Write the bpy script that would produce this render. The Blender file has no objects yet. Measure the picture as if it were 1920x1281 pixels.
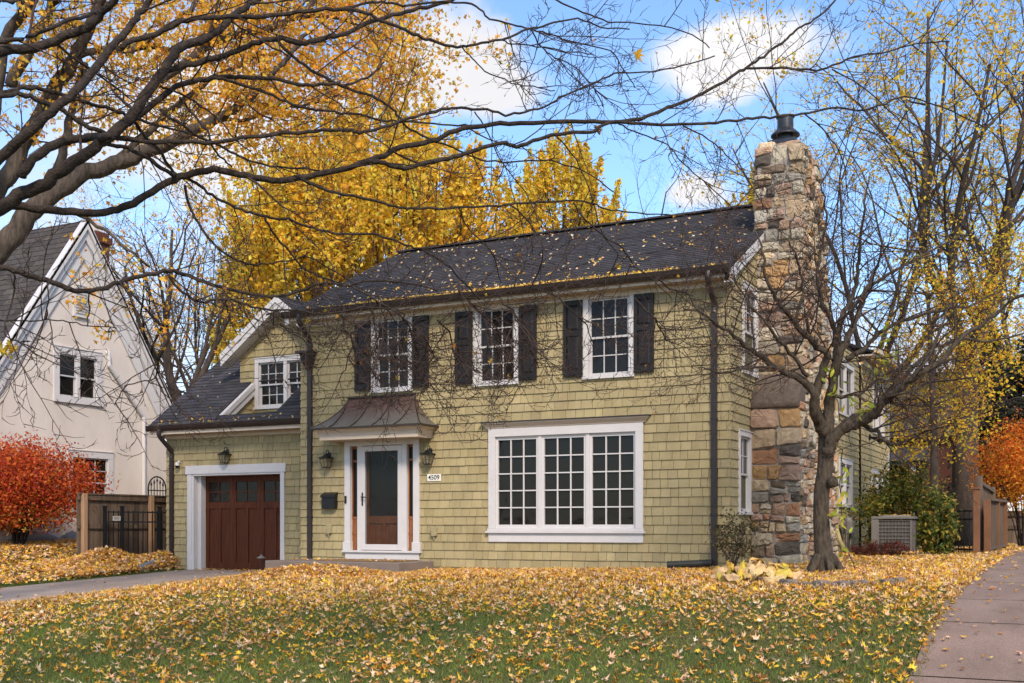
import bpy, math, random
import numpy as np
from mathutils import Vector, Matrix

random.seed(7)
NR = np.random.default_rng(11)
S = bpy.context.scene
COL = S.collection

# ------------------------------------------------------------------ camera model (x right along facade, y into the house, z up)
F = 2114.0
CX, CY, CZ = 5.3, -18.34, 0.6
CS, SN = 0.8905, 0.4549
HOR = 987.0
def ray(x, y):
    a = (x - 960) / F; b = (HOR - y) / F
    return np.array((CS * a - SN, SN * a + CS, b))
def atZ(x, y, Z): return np.array((CX, CY, CZ)) + ray(x, y) * Z
def onX(x, y, u):
    r = ray(x, y); t = (u - CX) / r[0]; return CY + t * r[1], CZ + t * r[2]
def onY(x, y, v):
    r = ray(x, y); t = (v - CY) / r[1]; return CX + t * r[0], CZ + t * r[2]

# ------------------------------------------------------------------ terrain height
_fu = np.array([-400, -40, -25, -17, -15.4, -14.5, -13.6, -12.9, -9.9, -9.0, -8.0, -4, 0, 2, 3.9, 30, 400.])
_fz = np.array([.4, .4, .3, .22, .15, -.12, -.30, -.385, -.385, -.33, -.275, -.215, -.135, -.06, .0, .05, .1])
_v = np.array([-400, -30, -20, -16, -12, -10, -8, -7.2, -6.5, -5.2, -3.6, -.6, 4, 30, 400.])
_dr = np.array([-1.6, -1.6, -1.55, -1.5, -1.3, -1.1, -.77, -.59, -.40, -.24, -.14, -.01, .05, .1, .2])
_v2 = np.array([-400, -30, -20, -14, -10, -6, .8, 4, 400.])
_dl = np.array([-1.35, -1.35, -1.1, -.85, -.55, -.25, 0, 0, 0.])
def gz(u, v):
    u = np.asarray(u, float); v = np.asarray(v, float)
    t = np.clip((u + 9.9) / 13.8, 0, 1)
    return np.interp(u, _fu, _fz) + (1 - t) * np.interp(v, _v2, _dl) + t * np.interp(v, _v, _dr)
def ghit(x, y):
    r = ray(x, y); o = np.array((CX, CY, CZ)); t = 6.0
    while t < 90:
        p = o + r * t
        if p[2] <= gz(p[0], p[1]): break
        t += .02
    return np.array((p[0], p[1], float(gz(p[0], p[1]))))

_ng = {}
def vnoise(x, y, sc, seed):
    if seed not in _ng: _ng[seed] = np.random.default_rng(seed).random((64, 64))
    g = _ng[seed]; x = np.asarray(x) / sc + 500; y = np.asarray(y) / sc + 500
    i = np.floor(x).astype(int); j = np.floor(y).astype(int); fx = x - i; fy = y - j
    fx = fx * fx * (3 - 2 * fx); fy = fy * fy * (3 - 2 * fy)
    a = g[i % 64, j % 64]; b = g[(i + 1) % 64, j % 64]; c = g[i % 64, (j + 1) % 64]; d = g[(i + 1) % 64, (j + 1) % 64]
    return (a * (1 - fx) + b * fx) * (1 - fy) + (c * (1 - fx) + d * fx) * fy

# ------------------------------------------------------------------ materials
def mat(name, col, rough=.7, var=.15, scale=6., bump=0., bscale=40., tint=False, metal=0., spec=.3, col2=None, stretch=None, detail=6., trans=0., stain=0., sscale=(.7, .7, .7)):
    m = bpy.data.materials.new(name); m.use_nodes = True
    nt = m.node_tree; N = nt.nodes; L = nt.links
    b = N['Principled BSDF']; out = N['Material Output']
    b.inputs['Roughness'].default_value = rough; b.inputs['Metallic'].default_value = metal
    b.inputs['Specular IOR Level'].default_value = spec
    tc = N.new('ShaderNodeTexCoord'); src = tc.outputs['Object']
    if stretch:
        mp = N.new('ShaderNodeMapping'); mp.inputs['Scale'].default_value = stretch
        L.new(src, mp.inputs['Vector']); src = mp.outputs['Vector']
    ns = N.new('ShaderNodeTexNoise'); ns.inputs['Scale'].default_value = scale; ns.inputs['Detail'].default_value = detail
    ns.inputs['Roughness'].default_value = .65
    L.new(src, ns.inputs['Vector'])
    rp = N.new('ShaderNodeValToRGB')
    c = np.array(col); c2 = np.array(col2) if col2 is not None else None
    lo = c * (1 - var) if c2 is None else c; hi = c * (1 + var) if c2 is None else c2
    rp.color_ramp.elements[0].position = .3; rp.color_ramp.elements[1].position = .7
    rp.color_ramp.elements[0].color = (*lo, 1); rp.color_ramp.elements[1].color = (*hi, 1)
    L.new(ns.outputs['Fac'], rp.inputs['Fac'])
    co = rp.outputs['Color']
    if stain:
        m2 = N.new('ShaderNodeMapping'); m2.inputs['Scale'].default_value = sscale; L.new(tc.outputs['Object'], m2.inputs['Vector'])
        n3 = N.new('ShaderNodeTexNoise'); n3.inputs['Scale'].default_value = 1.; n3.inputs['Detail'].default_value = 7; n3.inputs['Roughness'].default_value = .7; L.new(m2.outputs['Vector'], n3.inputs['Vector'])
        r3 = N.new('ShaderNodeValToRGB'); r3.color_ramp.elements[0].position = .32; r3.color_ramp.elements[1].position = .62; v = 1 - stain
        r3.color_ramp.elements[0].color = (v, v * .98, v * .95, 1); r3.color_ramp.elements[1].color = (1.03, 1.03, 1.03, 1); L.new(n3.outputs['Fac'], r3.inputs['Fac'])
        x3 = N.new('ShaderNodeMix'); x3.data_type = 'RGBA'; x3.blend_type = 'MULTIPLY'; x3.inputs[0].default_value = 1; L.new(co, x3.inputs[6]); L.new(r3.outputs['Color'], x3.inputs[7]); co = x3.outputs[2]
    if tint:
        m['tinted'] = 1
        at = N.new('ShaderNodeAttribute'); at.attribute_name = 'tint'
        mx = N.new('ShaderNodeMix'); mx.data_type = 'RGBA'; mx.blend_type = 'MULTIPLY'; mx.inputs[0].default_value = 1
        L.new(co, mx.inputs[6]); L.new(at.outputs['Color'], mx.inputs[7]); co = mx.outputs[2]
    L.new(co, b.inputs['Base Color'])
    if bump:
        n2 = N.new('ShaderNodeTexNoise'); n2.inputs['Scale'].default_value = bscale; n2.inputs['Detail'].default_value = 5
        L.new(src, n2.inputs['Vector'])
        bp = N.new('ShaderNodeBump'); bp.inputs['Strength'].default_value = bump; bp.inputs['Distance'].default_value = .02
        L.new(n2.outputs['Fac'], bp.inputs['Height']); L.new(bp.outputs['Normal'], b.inputs['Normal'])
    if trans:
        t = N.new('ShaderNodeBsdfTranslucent'); L.new(co, t.inputs['Color'])
        ms = N.new('ShaderNodeMixShader'); ms.inputs[0].default_value = trans
        L.new(b.outputs[0], ms.inputs[1]); L.new(t.outputs[0], ms.inputs[2]); L.new(ms.outputs[0], out.inputs['Surface'])
    return m
def glassmat(name, tint=(.02, .022, .024), transp=0., rough=.03, ior=1.38):
    m = bpy.data.materials.new(name); m.use_nodes = True
    nt = m.node_tree; N = nt.nodes; L = nt.links; b = N['Principled BSDF']; out = N['Material Output']
    b.inputs['Roughness'].default_value = rough; b.inputs['IOR'].default_value = ior
    tc = N.new('ShaderNodeTexCoord'); ns = N.new('ShaderNodeTexNoise'); ns.inputs['Scale'].default_value = 1.6; ns.inputs['Detail'].default_value = 4
    L.new(tc.outputs['Object'], ns.inputs['Vector'])
    rp = N.new('ShaderNodeValToRGB'); rp.color_ramp.elements[0].position = .35; rp.color_ramp.elements[1].position = .75
    rp.color_ramp.elements[0].color = (*[c * .9 for c in tint], 1); rp.color_ramp.elements[1].color = (*[c * 1.1 for c in tint], 1)
    L.new(ns.outputs['Fac'], rp.inputs['Fac']); L.new(rp.outputs['Color'], b.inputs['Base Color'])
    bp = N.new('ShaderNodeBump'); bp.inputs['Strength'].default_value = .25; bp.inputs['Distance'].default_value = .02
    n2 = N.new('ShaderNodeTexNoise'); n2.inputs['Scale'].default_value = 2.2; L.new(tc.outputs['Object'], n2.inputs['Vector'])
    L.new(n2.outputs['Fac'], bp.inputs['Height']); L.new(bp.outputs['Normal'], b.inputs['Normal'])
    if transp:
        t = N.new('ShaderNodeBsdfTransparent'); ms = N.new('ShaderNodeMixShader'); ms.inputs[0].default_value = transp
        L.new(b.outputs[0], ms.inputs[1]); L.new(t.outputs[0], ms.inputs[2]); L.new(ms.outputs[0], out.inputs['Surface'])
    return m

M = {}
M['siding'] = mat('siding', (.350, .284, .150), .75, .10, 1.3, .25, 60, tint=True, stain=.16, sscale=(2.2, 2.2, .6))
M['backing'] = mat('backing', (.10, .09, .05), .9)
M['white'] = mat('white_paint', (.56, .535, .53), .45, .04, 4., .05, 30)
M['cream'] = mat('cream_paint', (.52, .43, .34), .5, .05, 5., .05, 30)
M['sash'] = mat('sash_paint', (.48, .46, .455), .45, .04)
M['roof'] = mat('roof_shingle', (.046, .042, .046), .85, .25, 30., .4, 150, tint=True)
M['roofb'] = mat('roof_base', (.02, .02, .022), .9)
M['metal_dk'] = mat('dark_bronze', (.030, .021, .019), .45, .2, 8., .1, 30, spec=.4)
M['shutter'] = mat('shutter_paint', (.013, .0105, .0105), .5, .15, 8.)
M['black'] = mat('black_metal', (.011, .011, .012), .4, .2, 8.)
M['pane'] = glassmat('window_glass', (.013,.0115,.0105), ior=1.28)
M['door_glass'] = glassmat('storm_glass', transp=.72, ior=1.3)
M['lamp_glass'] = glassmat('lamp_glass', (.25, .21, .13), transp=.45)
M['gwood'] = mat('stained_wood', (.080, .0225, .0085), .55, .45, 2.2, .15, 30, stretch=(14, 14, .7), spec=.2)
M['dwood'] = mat('door_wood', (.24, .085, .03), .5, .3, 2.5, .1, 30, stretch=(10, 10, .8))
M['copper'] = mat('aged_copper', (.8, .8, .8), .48, .2, 5., .08, 25, metal=.25, col2=(1.15, 1.15, 1.15), tint=True)
M['signgrey'] = mat('sign_grey', (.36, .34, .31), .5, .15, 20.)
M['stone'] = mat('fieldstone', (1, 1, 1), .85, .30, 9., .8, 22, tint=True)
M['mortar'] = mat('mortar', (.30, .265, .23), .95, .2, 12., .5, 60)
M['concrete'] = mat('concrete', (.185, .145, .122), .85, .14, 3., .25, 160)
M['drive'] = mat('driveway_concrete', (.34, .272, .228), .85, .13, 1.2, .2, 120, stain=.28, sscale=(1.1, .5, 1))
M['aggregate'] = mat('aggregate_concrete', (.275, .190, .150), .85, .42, 90., .6, 160, detail=8., stain=.30, sscale=(1.3, .7, 1))
M['lawn'] = mat('lawn_soil', (.050, .068, .018), .95, .5, 2.5, .4, 40, col2=(.105, .090, .034))
M['soil'] = mat('mulch', (.03, .021, .014), .95, .4, 8., .6, 60)
M['grass'] = mat('grass_blades', (1, 1, 1), .6, .1, 5., tint=True, trans=.25)
M['leaf'] = mat('fallen_leaf', (1, 1, 1), .65, .22, 25., tint=True, trans=.22)
M['tleaf'] = mat('tree_leaf', (1, 1, 1), .6, .18, 4., tint=True, trans=.5)
M['bark_dk'] = mat('dark_bark', (.014, .0095, .0075), .9, .4, 16., 1., 60, col2=(.062, .044, .034))
M['bark_gr'] = mat('grey_bark', (.026, .019, .015), .9, .4, 13., 1.0, 26, col2=(.125, .095, .073), stretch=(1.2, 1.2, .30))
M['bark_or'] = mat('ornamental_bark', (.020, .014, .010), .9, .4, 22., 1., 50, col2=(.105, .080, .056), stretch=(1, 1, .3))
M['bark_far'] = mat('far_bark', (.030, .022, .018), .9, .3, 7., .8, 20, col2=(.085, .064, .052), stretch=(1, 1, .4))
M['twig'] = mat('twig_bark', (.052, .032, .025), .8, .3, 6.)
M['stucco'] = mat('stucco', (.67, .595, .54), .9, .05, 1.3, .6, 90, stain=.10, sscale=(.8, .8, .35))
M['nroof'] = mat('grey_shingles', (.062, .052, .047), .9, .3, 14., .3, 80, tint=True)
M['brick'] = mat('chimney_brick', (.115, .04, .028), .9, .3, 20., .4, 60)
M['fence'] = mat('weathered_boards', (.065, .044, .031), .9, .45, 1.8, .4, 30, col2=(.17, .122, .088), tint=True, stretch=(9, 9, .6))
M['post'] = mat('raw_timber', (.33, .20, .115), .85, .25, 2., .2, 30, stretch=(8, 8, .5))
M['brownpaint'] = mat('brown_stained_timber', (.17, .075, .035), .7, .2, 3., .1, 30)
M['ac'] = mat('ac_metal', (.165, .15, .14), .5, .08, 8.)
M['acdark'] = mat('ac_fins', (.10, .09, .085), .6, .2, 8.)
M['plastic_gr'] = mat('grey_plastic', (.16, .18, .20), .5, .15, 4.)
M['pipe'] = mat('drain_plastic', (.030, .032, .030), .6, .25, 8.)
M['sign'] = mat('sign_enamel', (.75, .73, .66), .4, .05)
M['mat'] = mat('coir_mat', (.22, .13, .065), .95, .3, 30., .6, 120)
M['edge'] = mat('edging_stone', (.17, .14, .12), .9, .35, 8., .6, 40)
M['zinc'] = mat('flue_metal', (.05, .052, .058), .4, .3, 6., metal=.6)
M['tan'] = mat('tan_plastic', (.32, .27, .15), .5, .05)

# ------------------------------------------------------------------ object helpers
def tag(o, label=None, cat=None, group=None, kind=None):
    if label: o['label'] = label
    if cat: o['category'] = cat
    if group: o['group'] = group
    if kind: o['kind'] = kind
    return o
def empty(name, loc, label, cat, group=None):
    o = bpy.data.objects.new(name, None); COL.objects.link(o); o.location = loc; o.empty_display_size = .3
    return tag(o, label, cat, group)
def link(o, parent):
    COL.objects.link(o)
    if parent is not None:
        o.parent = parent
        if parent.type == 'EMPTY': o.matrix_parent_inverse = Matrix.Translation(-Vector(parent.location))
    return o
class MB:
    def __init__(s): s.V = []; s.F = []; s.C = []; s.hc = False
    def add(s, vs, fs, col=None):
        n = len(s.V); s.V += [tuple(map(float, v)) for v in vs]; s.F += [tuple(i + n for i in f) for f in fs]
        if col is not None: s.hc = True
        s.C += [(col if col is not None else (1, 1, 1))] * len(vs)
    def box(s, x0, x1, y0, y1, z0, z1, col=None):
        s.add([(x0, y0, z0), (x1, y0, z0), (x1, y1, z0), (x0, y1, z0), (x0, y0, z1), (x1, y0, z1), (x1, y1, z1), (x0, y1, z1)],
              [(3, 2, 1, 0), (4, 5, 6, 7), (0, 1, 5, 4), (1, 2, 6, 5), (2, 3, 7, 6), (3, 0, 4, 7)], col)
    def pbox(s, P, a0, a1, b0, b1, n0, n1, col=None):
        s.add([P(a0, b0, n0), P(a1, b0, n0), P(a1, b1, n0), P(a0, b1, n0), P(a0, b0, n1), P(a1, b0, n1), P(a1, b1, n1), P(a0, b1, n1)],
              [(3, 2, 1, 0), (4, 5, 6, 7), (0, 1, 5, 4), (1, 2, 6, 5), (2, 3, 7, 6), (3, 0, 4, 7)], col)
    def prism(s, pts, off, col=None):
        n = len(pts); off = np.array(off); pts = [np.array(p, float) for p in pts]
        s.add(pts + [p + off for p in pts], [tuple(range(n))[::-1], tuple(range(n, 2 * n))] + [(i, (i + 1) % n, n + (i + 1) % n, n + i) for i in range(n)], col)
    def quad(s, pts, col=None): s.add(pts, [tuple(range(len(pts)))], col)
    def tube(s, pts, r, n=10, cap=True, col=None):
        pts = [np.array(p, float) for p in pts]; k = len(pts); r = [r] * k if np.isscalar(r) else r
        vs = []; prev = None
        for i in range(k):
            t = pts[min(i + 1, k - 1)] - pts[max(i - 1, 0)]; t /= np.linalg.norm(t)
            if prev is None:
                ref = np.array((0, 0, 1.)) if abs(t[2]) < .9 else np.array((1., 0, 0)); a = np.cross(t, ref)
            else: a = prev - t * np.dot(prev, t)
            a /= np.linalg.norm(a); b = np.cross(t, a); prev = a
            for j in range(n):
                th = 2 * math.pi * j / n; vs.append(pts[i] + r[i] * (math.cos(th) * a + math.sin(th) * b))
        fs = [(i * n + j, i * n + (j + 1) % n, (i + 1) * n + (j + 1) % n, (i + 1) * n + j) for i in range(k - 1) for j in range(n)]
        if cap: fs += [tuple(range(n))[::-1], tuple(range((k - 1) * n, k * n))]
        s.add(vs, fs, col)
    def lathe(s, c, prof, n=20, col=None):
        vs = []; k = len(prof)
        for r, z in prof:
            for j in range(n): th = 2 * math.pi * j / n; vs.append((c[0] + r * math.cos(th), c[1] + r * math.sin(th), c[2] + z))
        fs = [(i * n + j, i * n + (j + 1) % n, (i + 1) * n + (j + 1) % n, (i + 1) * n + j) for i in range(k - 1) for j in range(n)]
        s.add(vs, fs, col)
    def build(s, name, m, parent=None, smooth=False, bevel=0.):
        me = bpy.data.meshes.new(name); me.from_pydata(s.V, [], s.F); me.update()
        if s.hc or (M[m] if isinstance(m, str) else m).get('tinted'):
            at = me.color_attributes.new('tint', 'FLOAT_COLOR', 'POINT')
            c = np.ones((len(s.V), 4), np.float32); c[:, :3] = np.array(s.C); at.data.foreach_set('color', c.ravel())
        me.materials.append(M[m] if isinstance(m, str) else m)
        if smooth: me.polygons.foreach_set('use_smooth', [True] * len(me.polygons))
        o = bpy.data.objects.new(name, me)
        if bevel:
            bv = o.modifiers.new('bevel', 'BEVEL'); bv.width = bevel; bv.segments = 2; bv.limit_method = 'ANGLE'
        return link(o, parent)
def npmesh(name, V, T, m, parent=None, col=None, smooth=False, nside=3):
    me = bpy.data.meshes.new(name); nv = len(V); nf = len(T)
    me.vertices.add(nv); me.vertices.foreach_set('co', np.ascontiguousarray(V, np.float32).ravel())
    me.loops.add(nf * nside); me.loops.foreach_set('vertex_index', np.ascontiguousarray(T, np.int32).ravel())
    me.polygons.add(nf); me.polygons.foreach_set('loop_start', np.arange(0, nf * nside, nside, dtype=np.int32))
    me.update(calc_edges=True)
    if col is not None:
        at = me.color_attributes.new('tint', 'FLOAT_COLOR', 'POINT')
        c = np.ones((nv, 4), np.float32); c[:, :3] = col; at.data.foreach_set('color', c.ravel())
    if smooth: me.polygons.foreach_set('use_smooth', np.ones(nf, bool))
    me.materials.append(M[m]); o = bpy.data.objects.new(name, me)
    return link(o, parent)
def dup(root, loc, rz=0., label=None):
    r = root.copy(); COL.objects.link(r); r.location = loc; r.rotation_euler.z = rz
    if label: r['label'] = label
    for ch in root.children:
        c = ch.copy(); COL.objects.link(c); c.parent = r
        for g in ch.children:
            d = g.copy(); COL.objects.link(d); d.parent = c
    return r

# ------------------------------------------------------------------ leaves
def _maple():
    o = []
    for ang, r in [(90, 1.), (70, .42), (42, .88), (12, .36), (-18, .62), (-55, .26), (-90, .16), (235, .26), (198, .62), (168, .36), (138, .88), (110, .42)]:
        o.append((r * math.cos(math.radians(ang)), r * math.sin(math.radians(ang)), 0))
    return np.array([(0, 0, 0)] + o), np.array([(0, i + 1, (i + 1) % 12 + 1) for i in range(12)])
MAPLE = _maple()
OVAL = (np.array([(0, -1, 0), (.45, -.35, 0), (.4, .35, 0), (0, 1, 0), (-.4, .35, 0), (-.45, -.35, 0)], float), np.array([(0, 1, 5), (1, 2, 5), (2, 4, 5), (2, 3, 4)]))
KITE = (np.array([(0, -.8, 0), (.6, .05, .12), (0, 1, 0), (-.6, .05, .12)], float), np.array([(0, 1, 2), (0, 2, 3)]))
STAR = (np.array([(0, -.5, 0), (.75, -.35, .1), (.35, .1, 0), (.7, .65, .1), (.2, .45, 0), (0, 1.05, -.05), (-.2, .45, 0), (-.7, .65, .1), (-.35, .1, 0), (-.75, -.35, .1)], float),
        np.array([(0, 1, 2), (2, 3, 4), (4, 5, 6), (6, 7, 8), (8, 9, 0), (0, 2, 8), (2, 4, 8), (4, 6, 8)]))
def unit(a): return a / np.maximum(np.linalg.norm(a, axis=-1, keepdims=True), 1e-9)
def leafgeo(tpl, C, Nn, size, colr, curl=0., rng=NR):
    T, tri = tpl; n = len(C)
    Nn = unit(Nn); t = unit(np.cross(Nn, rng.normal(size=(n, 3)))); b = np.cross(Nn, t)
    cu = rng.uniform(-.2, 1, n) * curl; cv = rng.uniform(-.3, 1, n) * curl
    loc = np.repeat(T[None], n, 0).copy()
    loc[:, :, 2] += cu[:, None] * T[None, :, 0] ** 2 + cv[:, None] * T[None, :, 1] ** 2
    loc[:, :, 0] *= (1 - .25 * np.abs(cu[:, None]))
    loc += rng.normal(0, 1, loc.shape) * (.07, .07, .11 if curl else .04)
    loc[:, :, 0] *= rng.uniform(.62, 1.05, n)[:, None]; loc *= size[:, None, None]
    V = C[:, None] + loc[:, :, :1] * t[:, None] + loc[:, :, 1:2] * b[:, None] + loc[:, :, 2:] * Nn[:, None]
    tr = tri[None] + (np.arange(n) * len(T))[:, None, None]
    return V.reshape(-1, 3), tr.reshape(-1, 3), np.repeat(colr, len(T), 0)
def pal(cols, w, n, jit=.15, rng=NR):
    c = np.array(cols)[rng.choice(len(cols), n, p=np.array(w) / sum(w))]
    return np.clip(c * (1 + rng.normal(0, jit, (n, 1))) * (1 + rng.normal(0, jit * .35, (n, 3))), .004, .95)
class LB:
    def __init__(s): s.p = []
    def add(s, tpl, C, Nn, size, col, curl=0., rng=NR):
        if len(C): s.p.append(leafgeo(tpl, np.asarray(C), Nn, size, col, curl, rng))
    def build(s, name, m, parent=None):
        o = 0; Vs = []; Ts = []; Cs = []
        for V, T, C in s.p: Vs.append(V); Ts.append(T + o); Cs.append(C); o += len(V)
        return npmesh(name, np.concatenate(Vs), np.concatenate(Ts), m, parent, np.concatenate(Cs))

# ------------------------------------------------------------------ branches
class TB:
    def __init__(s): s.V = []; s.Q = []; s.n = 0
    def add(s, pts, rad, n=6):
        pts = np.asarray(pts, float); rad = np.asarray(rad, float)
        if n >= 5:
            e0 = unit(pts[0] - pts[1]) * rad[0] * .5; e1 = unit(pts[-1] - pts[-2]) * rad[-1] * .5
            pts = np.concatenate([[pts[0] + e0], pts, [pts[-1] + e1]]); rad = np.concatenate([[rad[0] * .02], rad, [rad[-1] * .02]])
        k = len(pts); t = np.empty_like(pts); t[1:-1] = pts[2:] - pts[:-2]; t[0] = pts[1] - pts[0]; t[-1] = pts[-1] - pts[-2]; t = unit(t)
        m = t.mean(0); ref = np.eye(3)[np.argmin(np.abs(m))]
        a = unit(np.cross(t, ref)); b = np.cross(t, a)
        th = np.arange(n) * 2 * math.pi / n
        V = pts[:, None] + rad[:, None, None] * (np.cos(th)[None, :, None] * a[:, None] + np.sin(th)[None, :, None] * b[:, None])
        s.V.append(V.reshape(-1, 3)); i = np.arange(k - 1)[:, None] * n; j = np.arange(n)[None]
        q = np.stack([i + j, i + (j + 1) % n, i + n + (j + 1) % n, i + n + j], -1).reshape(-1, 4)
        s.Q.append(q + s.n); s.n += k * n
    def build(s, name, m, parent=None): return npmesh(name, np.concatenate(s.V), np.concatenate(s.Q), m, parent, smooth=True, nside=4)
def smooth_path(pts, per=4, wob=0., rng=NR):
    pts = np.asarray(pts, float); k = len(pts); out = []
    for i in range(k - 1):
        p0 = pts[max(i - 1, 0)]; p1 = pts[i]; p2 = pts[i + 1]; p3 = pts[min(i + 2, k - 1)]
        for j in range(per):
            t = j / per
            out.append(.5 * ((2 * p1) + (-p0 + p2) * t + (2 * p0 - 5 * p1 + 4 * p2 - p3) * t * t + (-p0 + 3 * p1 - 3 * p2 + p3) * t ** 3))
    out.append(pts[-1]); out = np.array(out)
    if wob: out[1:-1] += rng.normal(0, wob, (len(out) - 2, 3))
    return out
def grow(rng, p, d, L, r, lvl, P, tb, tw, tips):
    """one branch and its children; P[lvl] = (segments, wiggle, up, n children, angle, length ratio, first child at)"""
    ns, wig, up, nch, ang, lr, t0 = P[lvl]
    p = np.array(p, float); d = unit(np.array(d, float)); pts = [p]; ds = [d]; st = L / ns
    for i in range(ns):
        d = unit(d + rng.normal(0, wig, 3) + np.array((0, 0, up))); p = p + d * st; pts.append(p); ds.append(d)
    last = lvl == len(P) - 1
    rr = r * (1 - np.linspace(0, 1, ns + 1) * (.75 if not last else .6))
    (tb if lvl == 0 or r > .03 else tw).add(pts, rr, 10 if r > .1 else (6 if r > .03 else (4 if r > .01 else 3)))
    tips.append((np.array(pts), lvl))
    if last: return
    n = nch if nch < 1 else max(1, int(round(rng.normal(nch, nch * .2))))
    for c in range(n):
        t = t0 + (1 - t0) * (c + rng.random()) / n; f = min(t * ns, ns - 1e-3); i = int(f); q = pts[i] + (pts[i + 1] - pts[i]) * (f - i)
        dd = ds[i + 1]; per = unit(np.cross(dd, rng.normal(size=3))); a = math.radians(rng.normal(ang, ang * .2))
        grow(rng, q, dd * math.cos(a) + per * math.sin(a), L * lr * rng.uniform(.7, 1.25) * (1.15 - .55 * t), max(rr[i] * rng.uniform(.45, .62), .0035), lvl + 1, P, tb, tw, tips)
def limb(tb, pix, Z0, Z1, w0, w1, per=4, wob=.006, n=10, rng=NR):
    """limb traced at its own distance from the camera: real size from apparent width"""
    k = len(pix); cum = np.concatenate([[0], np.cumsum([math.dist(pix[i], pix[i + 1]) for i in range(k - 1)])]); cum /= cum[-1]
    bow = .35 * np.sin(cum * 7 + pix[0][1])
    Z = Z0 + (Z1 - Z0) * cum + bow * cum
    P3 = smooth_path([atZ(x, y, z) for (x, y), z in zip(pix, Z)], per, wob, rng)
    t = np.linspace(0, 1, len(P3)); w = w0 + (w1 - w0) * t ** .9
    rad = w / 2 * (Z0 + (Z1 - Z0) * t) / F * (1 + rng.normal(0, .03, len(t)))
    tb.add(P3, np.maximum(rad, .003), n)
    return P3, rad
def twigs(rng, path, rad, tb, dens, L0, L1, droop, P, tips, t0=0., t1=1., side=1.):
    seg = np.linalg.norm(np.diff(path, axis=0), axis=1); tot = seg.sum(); n = rng.poisson(tot * dens * (t1 - t0))
    for _ in range(n):
        t = rng.uniform(t0, t1); i = min(int(t * (len(path) - 1)), len(path) - 2)
        q = path[i] + (path[i + 1] - path[i]) * rng.random(); d = unit(path[i + 1] - path[i])
        per = unit(np.cross(d, rng.normal(size=3))); a = math.radians(rng.uniform(35, 75))
        dd = d * math.cos(a) + per * math.sin(a); dd[2] -= droop * rng.uniform(.2, 1)
        grow(rng, q, dd, rng.uniform(L0, L1), min(max(rad[i] * .4, .006), .014), 0, P, tb, tb, tips)

# =================================================================== SETTING
def grid(name, us, vs, dz, m, kind='structure'):
    U, Vv = np.meshgrid(us, vs, indexing='ij'); Z = gz(U, Vv) + dz
    V = np.stack([U, Vv, Z], -1).reshape(-1, 3); nu, nv = len(us), len(vs)
    i = np.arange(nu - 1)[:, None] * nv; j = np.arange(nv - 1)[None]
    Q = np.stack([i + j, i + nv + j, i + nv + j + 1, i + j + 1], -1).reshape(-1, 4)
    return tag(npmesh(name, V, Q, m, None, smooth=True, nside=4), kind=kind)
us = np.concatenate([[-400, -150, -70], np.arange(-40, 12, .4), [15, 25, 60, 150, 400]])
vs = np.concatenate([[-400, -100, -40], np.arange(-24, 24, .4), [30, 45, 80, 160, 400]])
grid('lawn', us, vs, 0, 'lawn')
grid('driveway', np.linspace(-12.75, -9.95, 8), np.arange(-24, 1.01, .5), .012, 'drive')
# side driveway of poured slabs with open joints
jv = [-24, -18, -14.6, -11.2, -9.4, -7.86, -6.3, -4.95, -3.1, -1.0, 1.4, 4, 7, 10, 13, 18, 24]
PV = []; PQ = []; n0 = 0
for a, b in zip(jv[:-1], jv[1:]):
    U, Vv = np.meshgrid(np.linspace(3.9, 8.2, 9), np.linspace(a + .012, b - .012, 7), indexing='ij'); Z = gz(U, Vv) + .02
    PV.append(np.stack([U, Vv, Z], -1).reshape(-1, 3)); i = np.arange(8)[:, None] * 7; j = np.arange(6)[None]
    PQ.append(np.stack([i + j, i + 7 + j, i + 8 + j, i + j + 1], -1).reshape(-1, 4) + n0); n0 += 63
tag(npmesh('path', np.concatenate(PV), np.concatenate(PQ), 'aggregate', None, smooth=True, nside=4), kind='structure')
grid('path_joints', np.linspace(3.88, 8.22, 6), np.arange(-24, 24, .4), .006, 'soil')
# planting bed soil at the corner of the house
bm = MB(); bed = [(-1.2, -.4), (-.9, -1.6), (-.1, -2.9), (1.0, -3.7), (2.3, -3.75), (3.2, -3.0), (3.3, -1.2), (2.6, .5), (1.2, 1.2), (.0, .0)]
cxy = np.mean(bed, 0); R = 10
for k in range(len(bed)):
    a = np.array(bed[k]); b = np.array(bed[(k + 1) % len(bed)])
    for s in range(R):
        f0, f1 = s / R, (s + 1) / R
        q = [cxy + (a - cxy) * f0, cxy + (a - cxy) * f1, cxy + (b - cxy) * f1, cxy + (b - cxy) * f0]
        bm.quad([(x, y, float(gz(x, y)) + .008) for x, y in q])
tag(bm.build('planting_bed', 'soil'), kind='structure')

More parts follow.
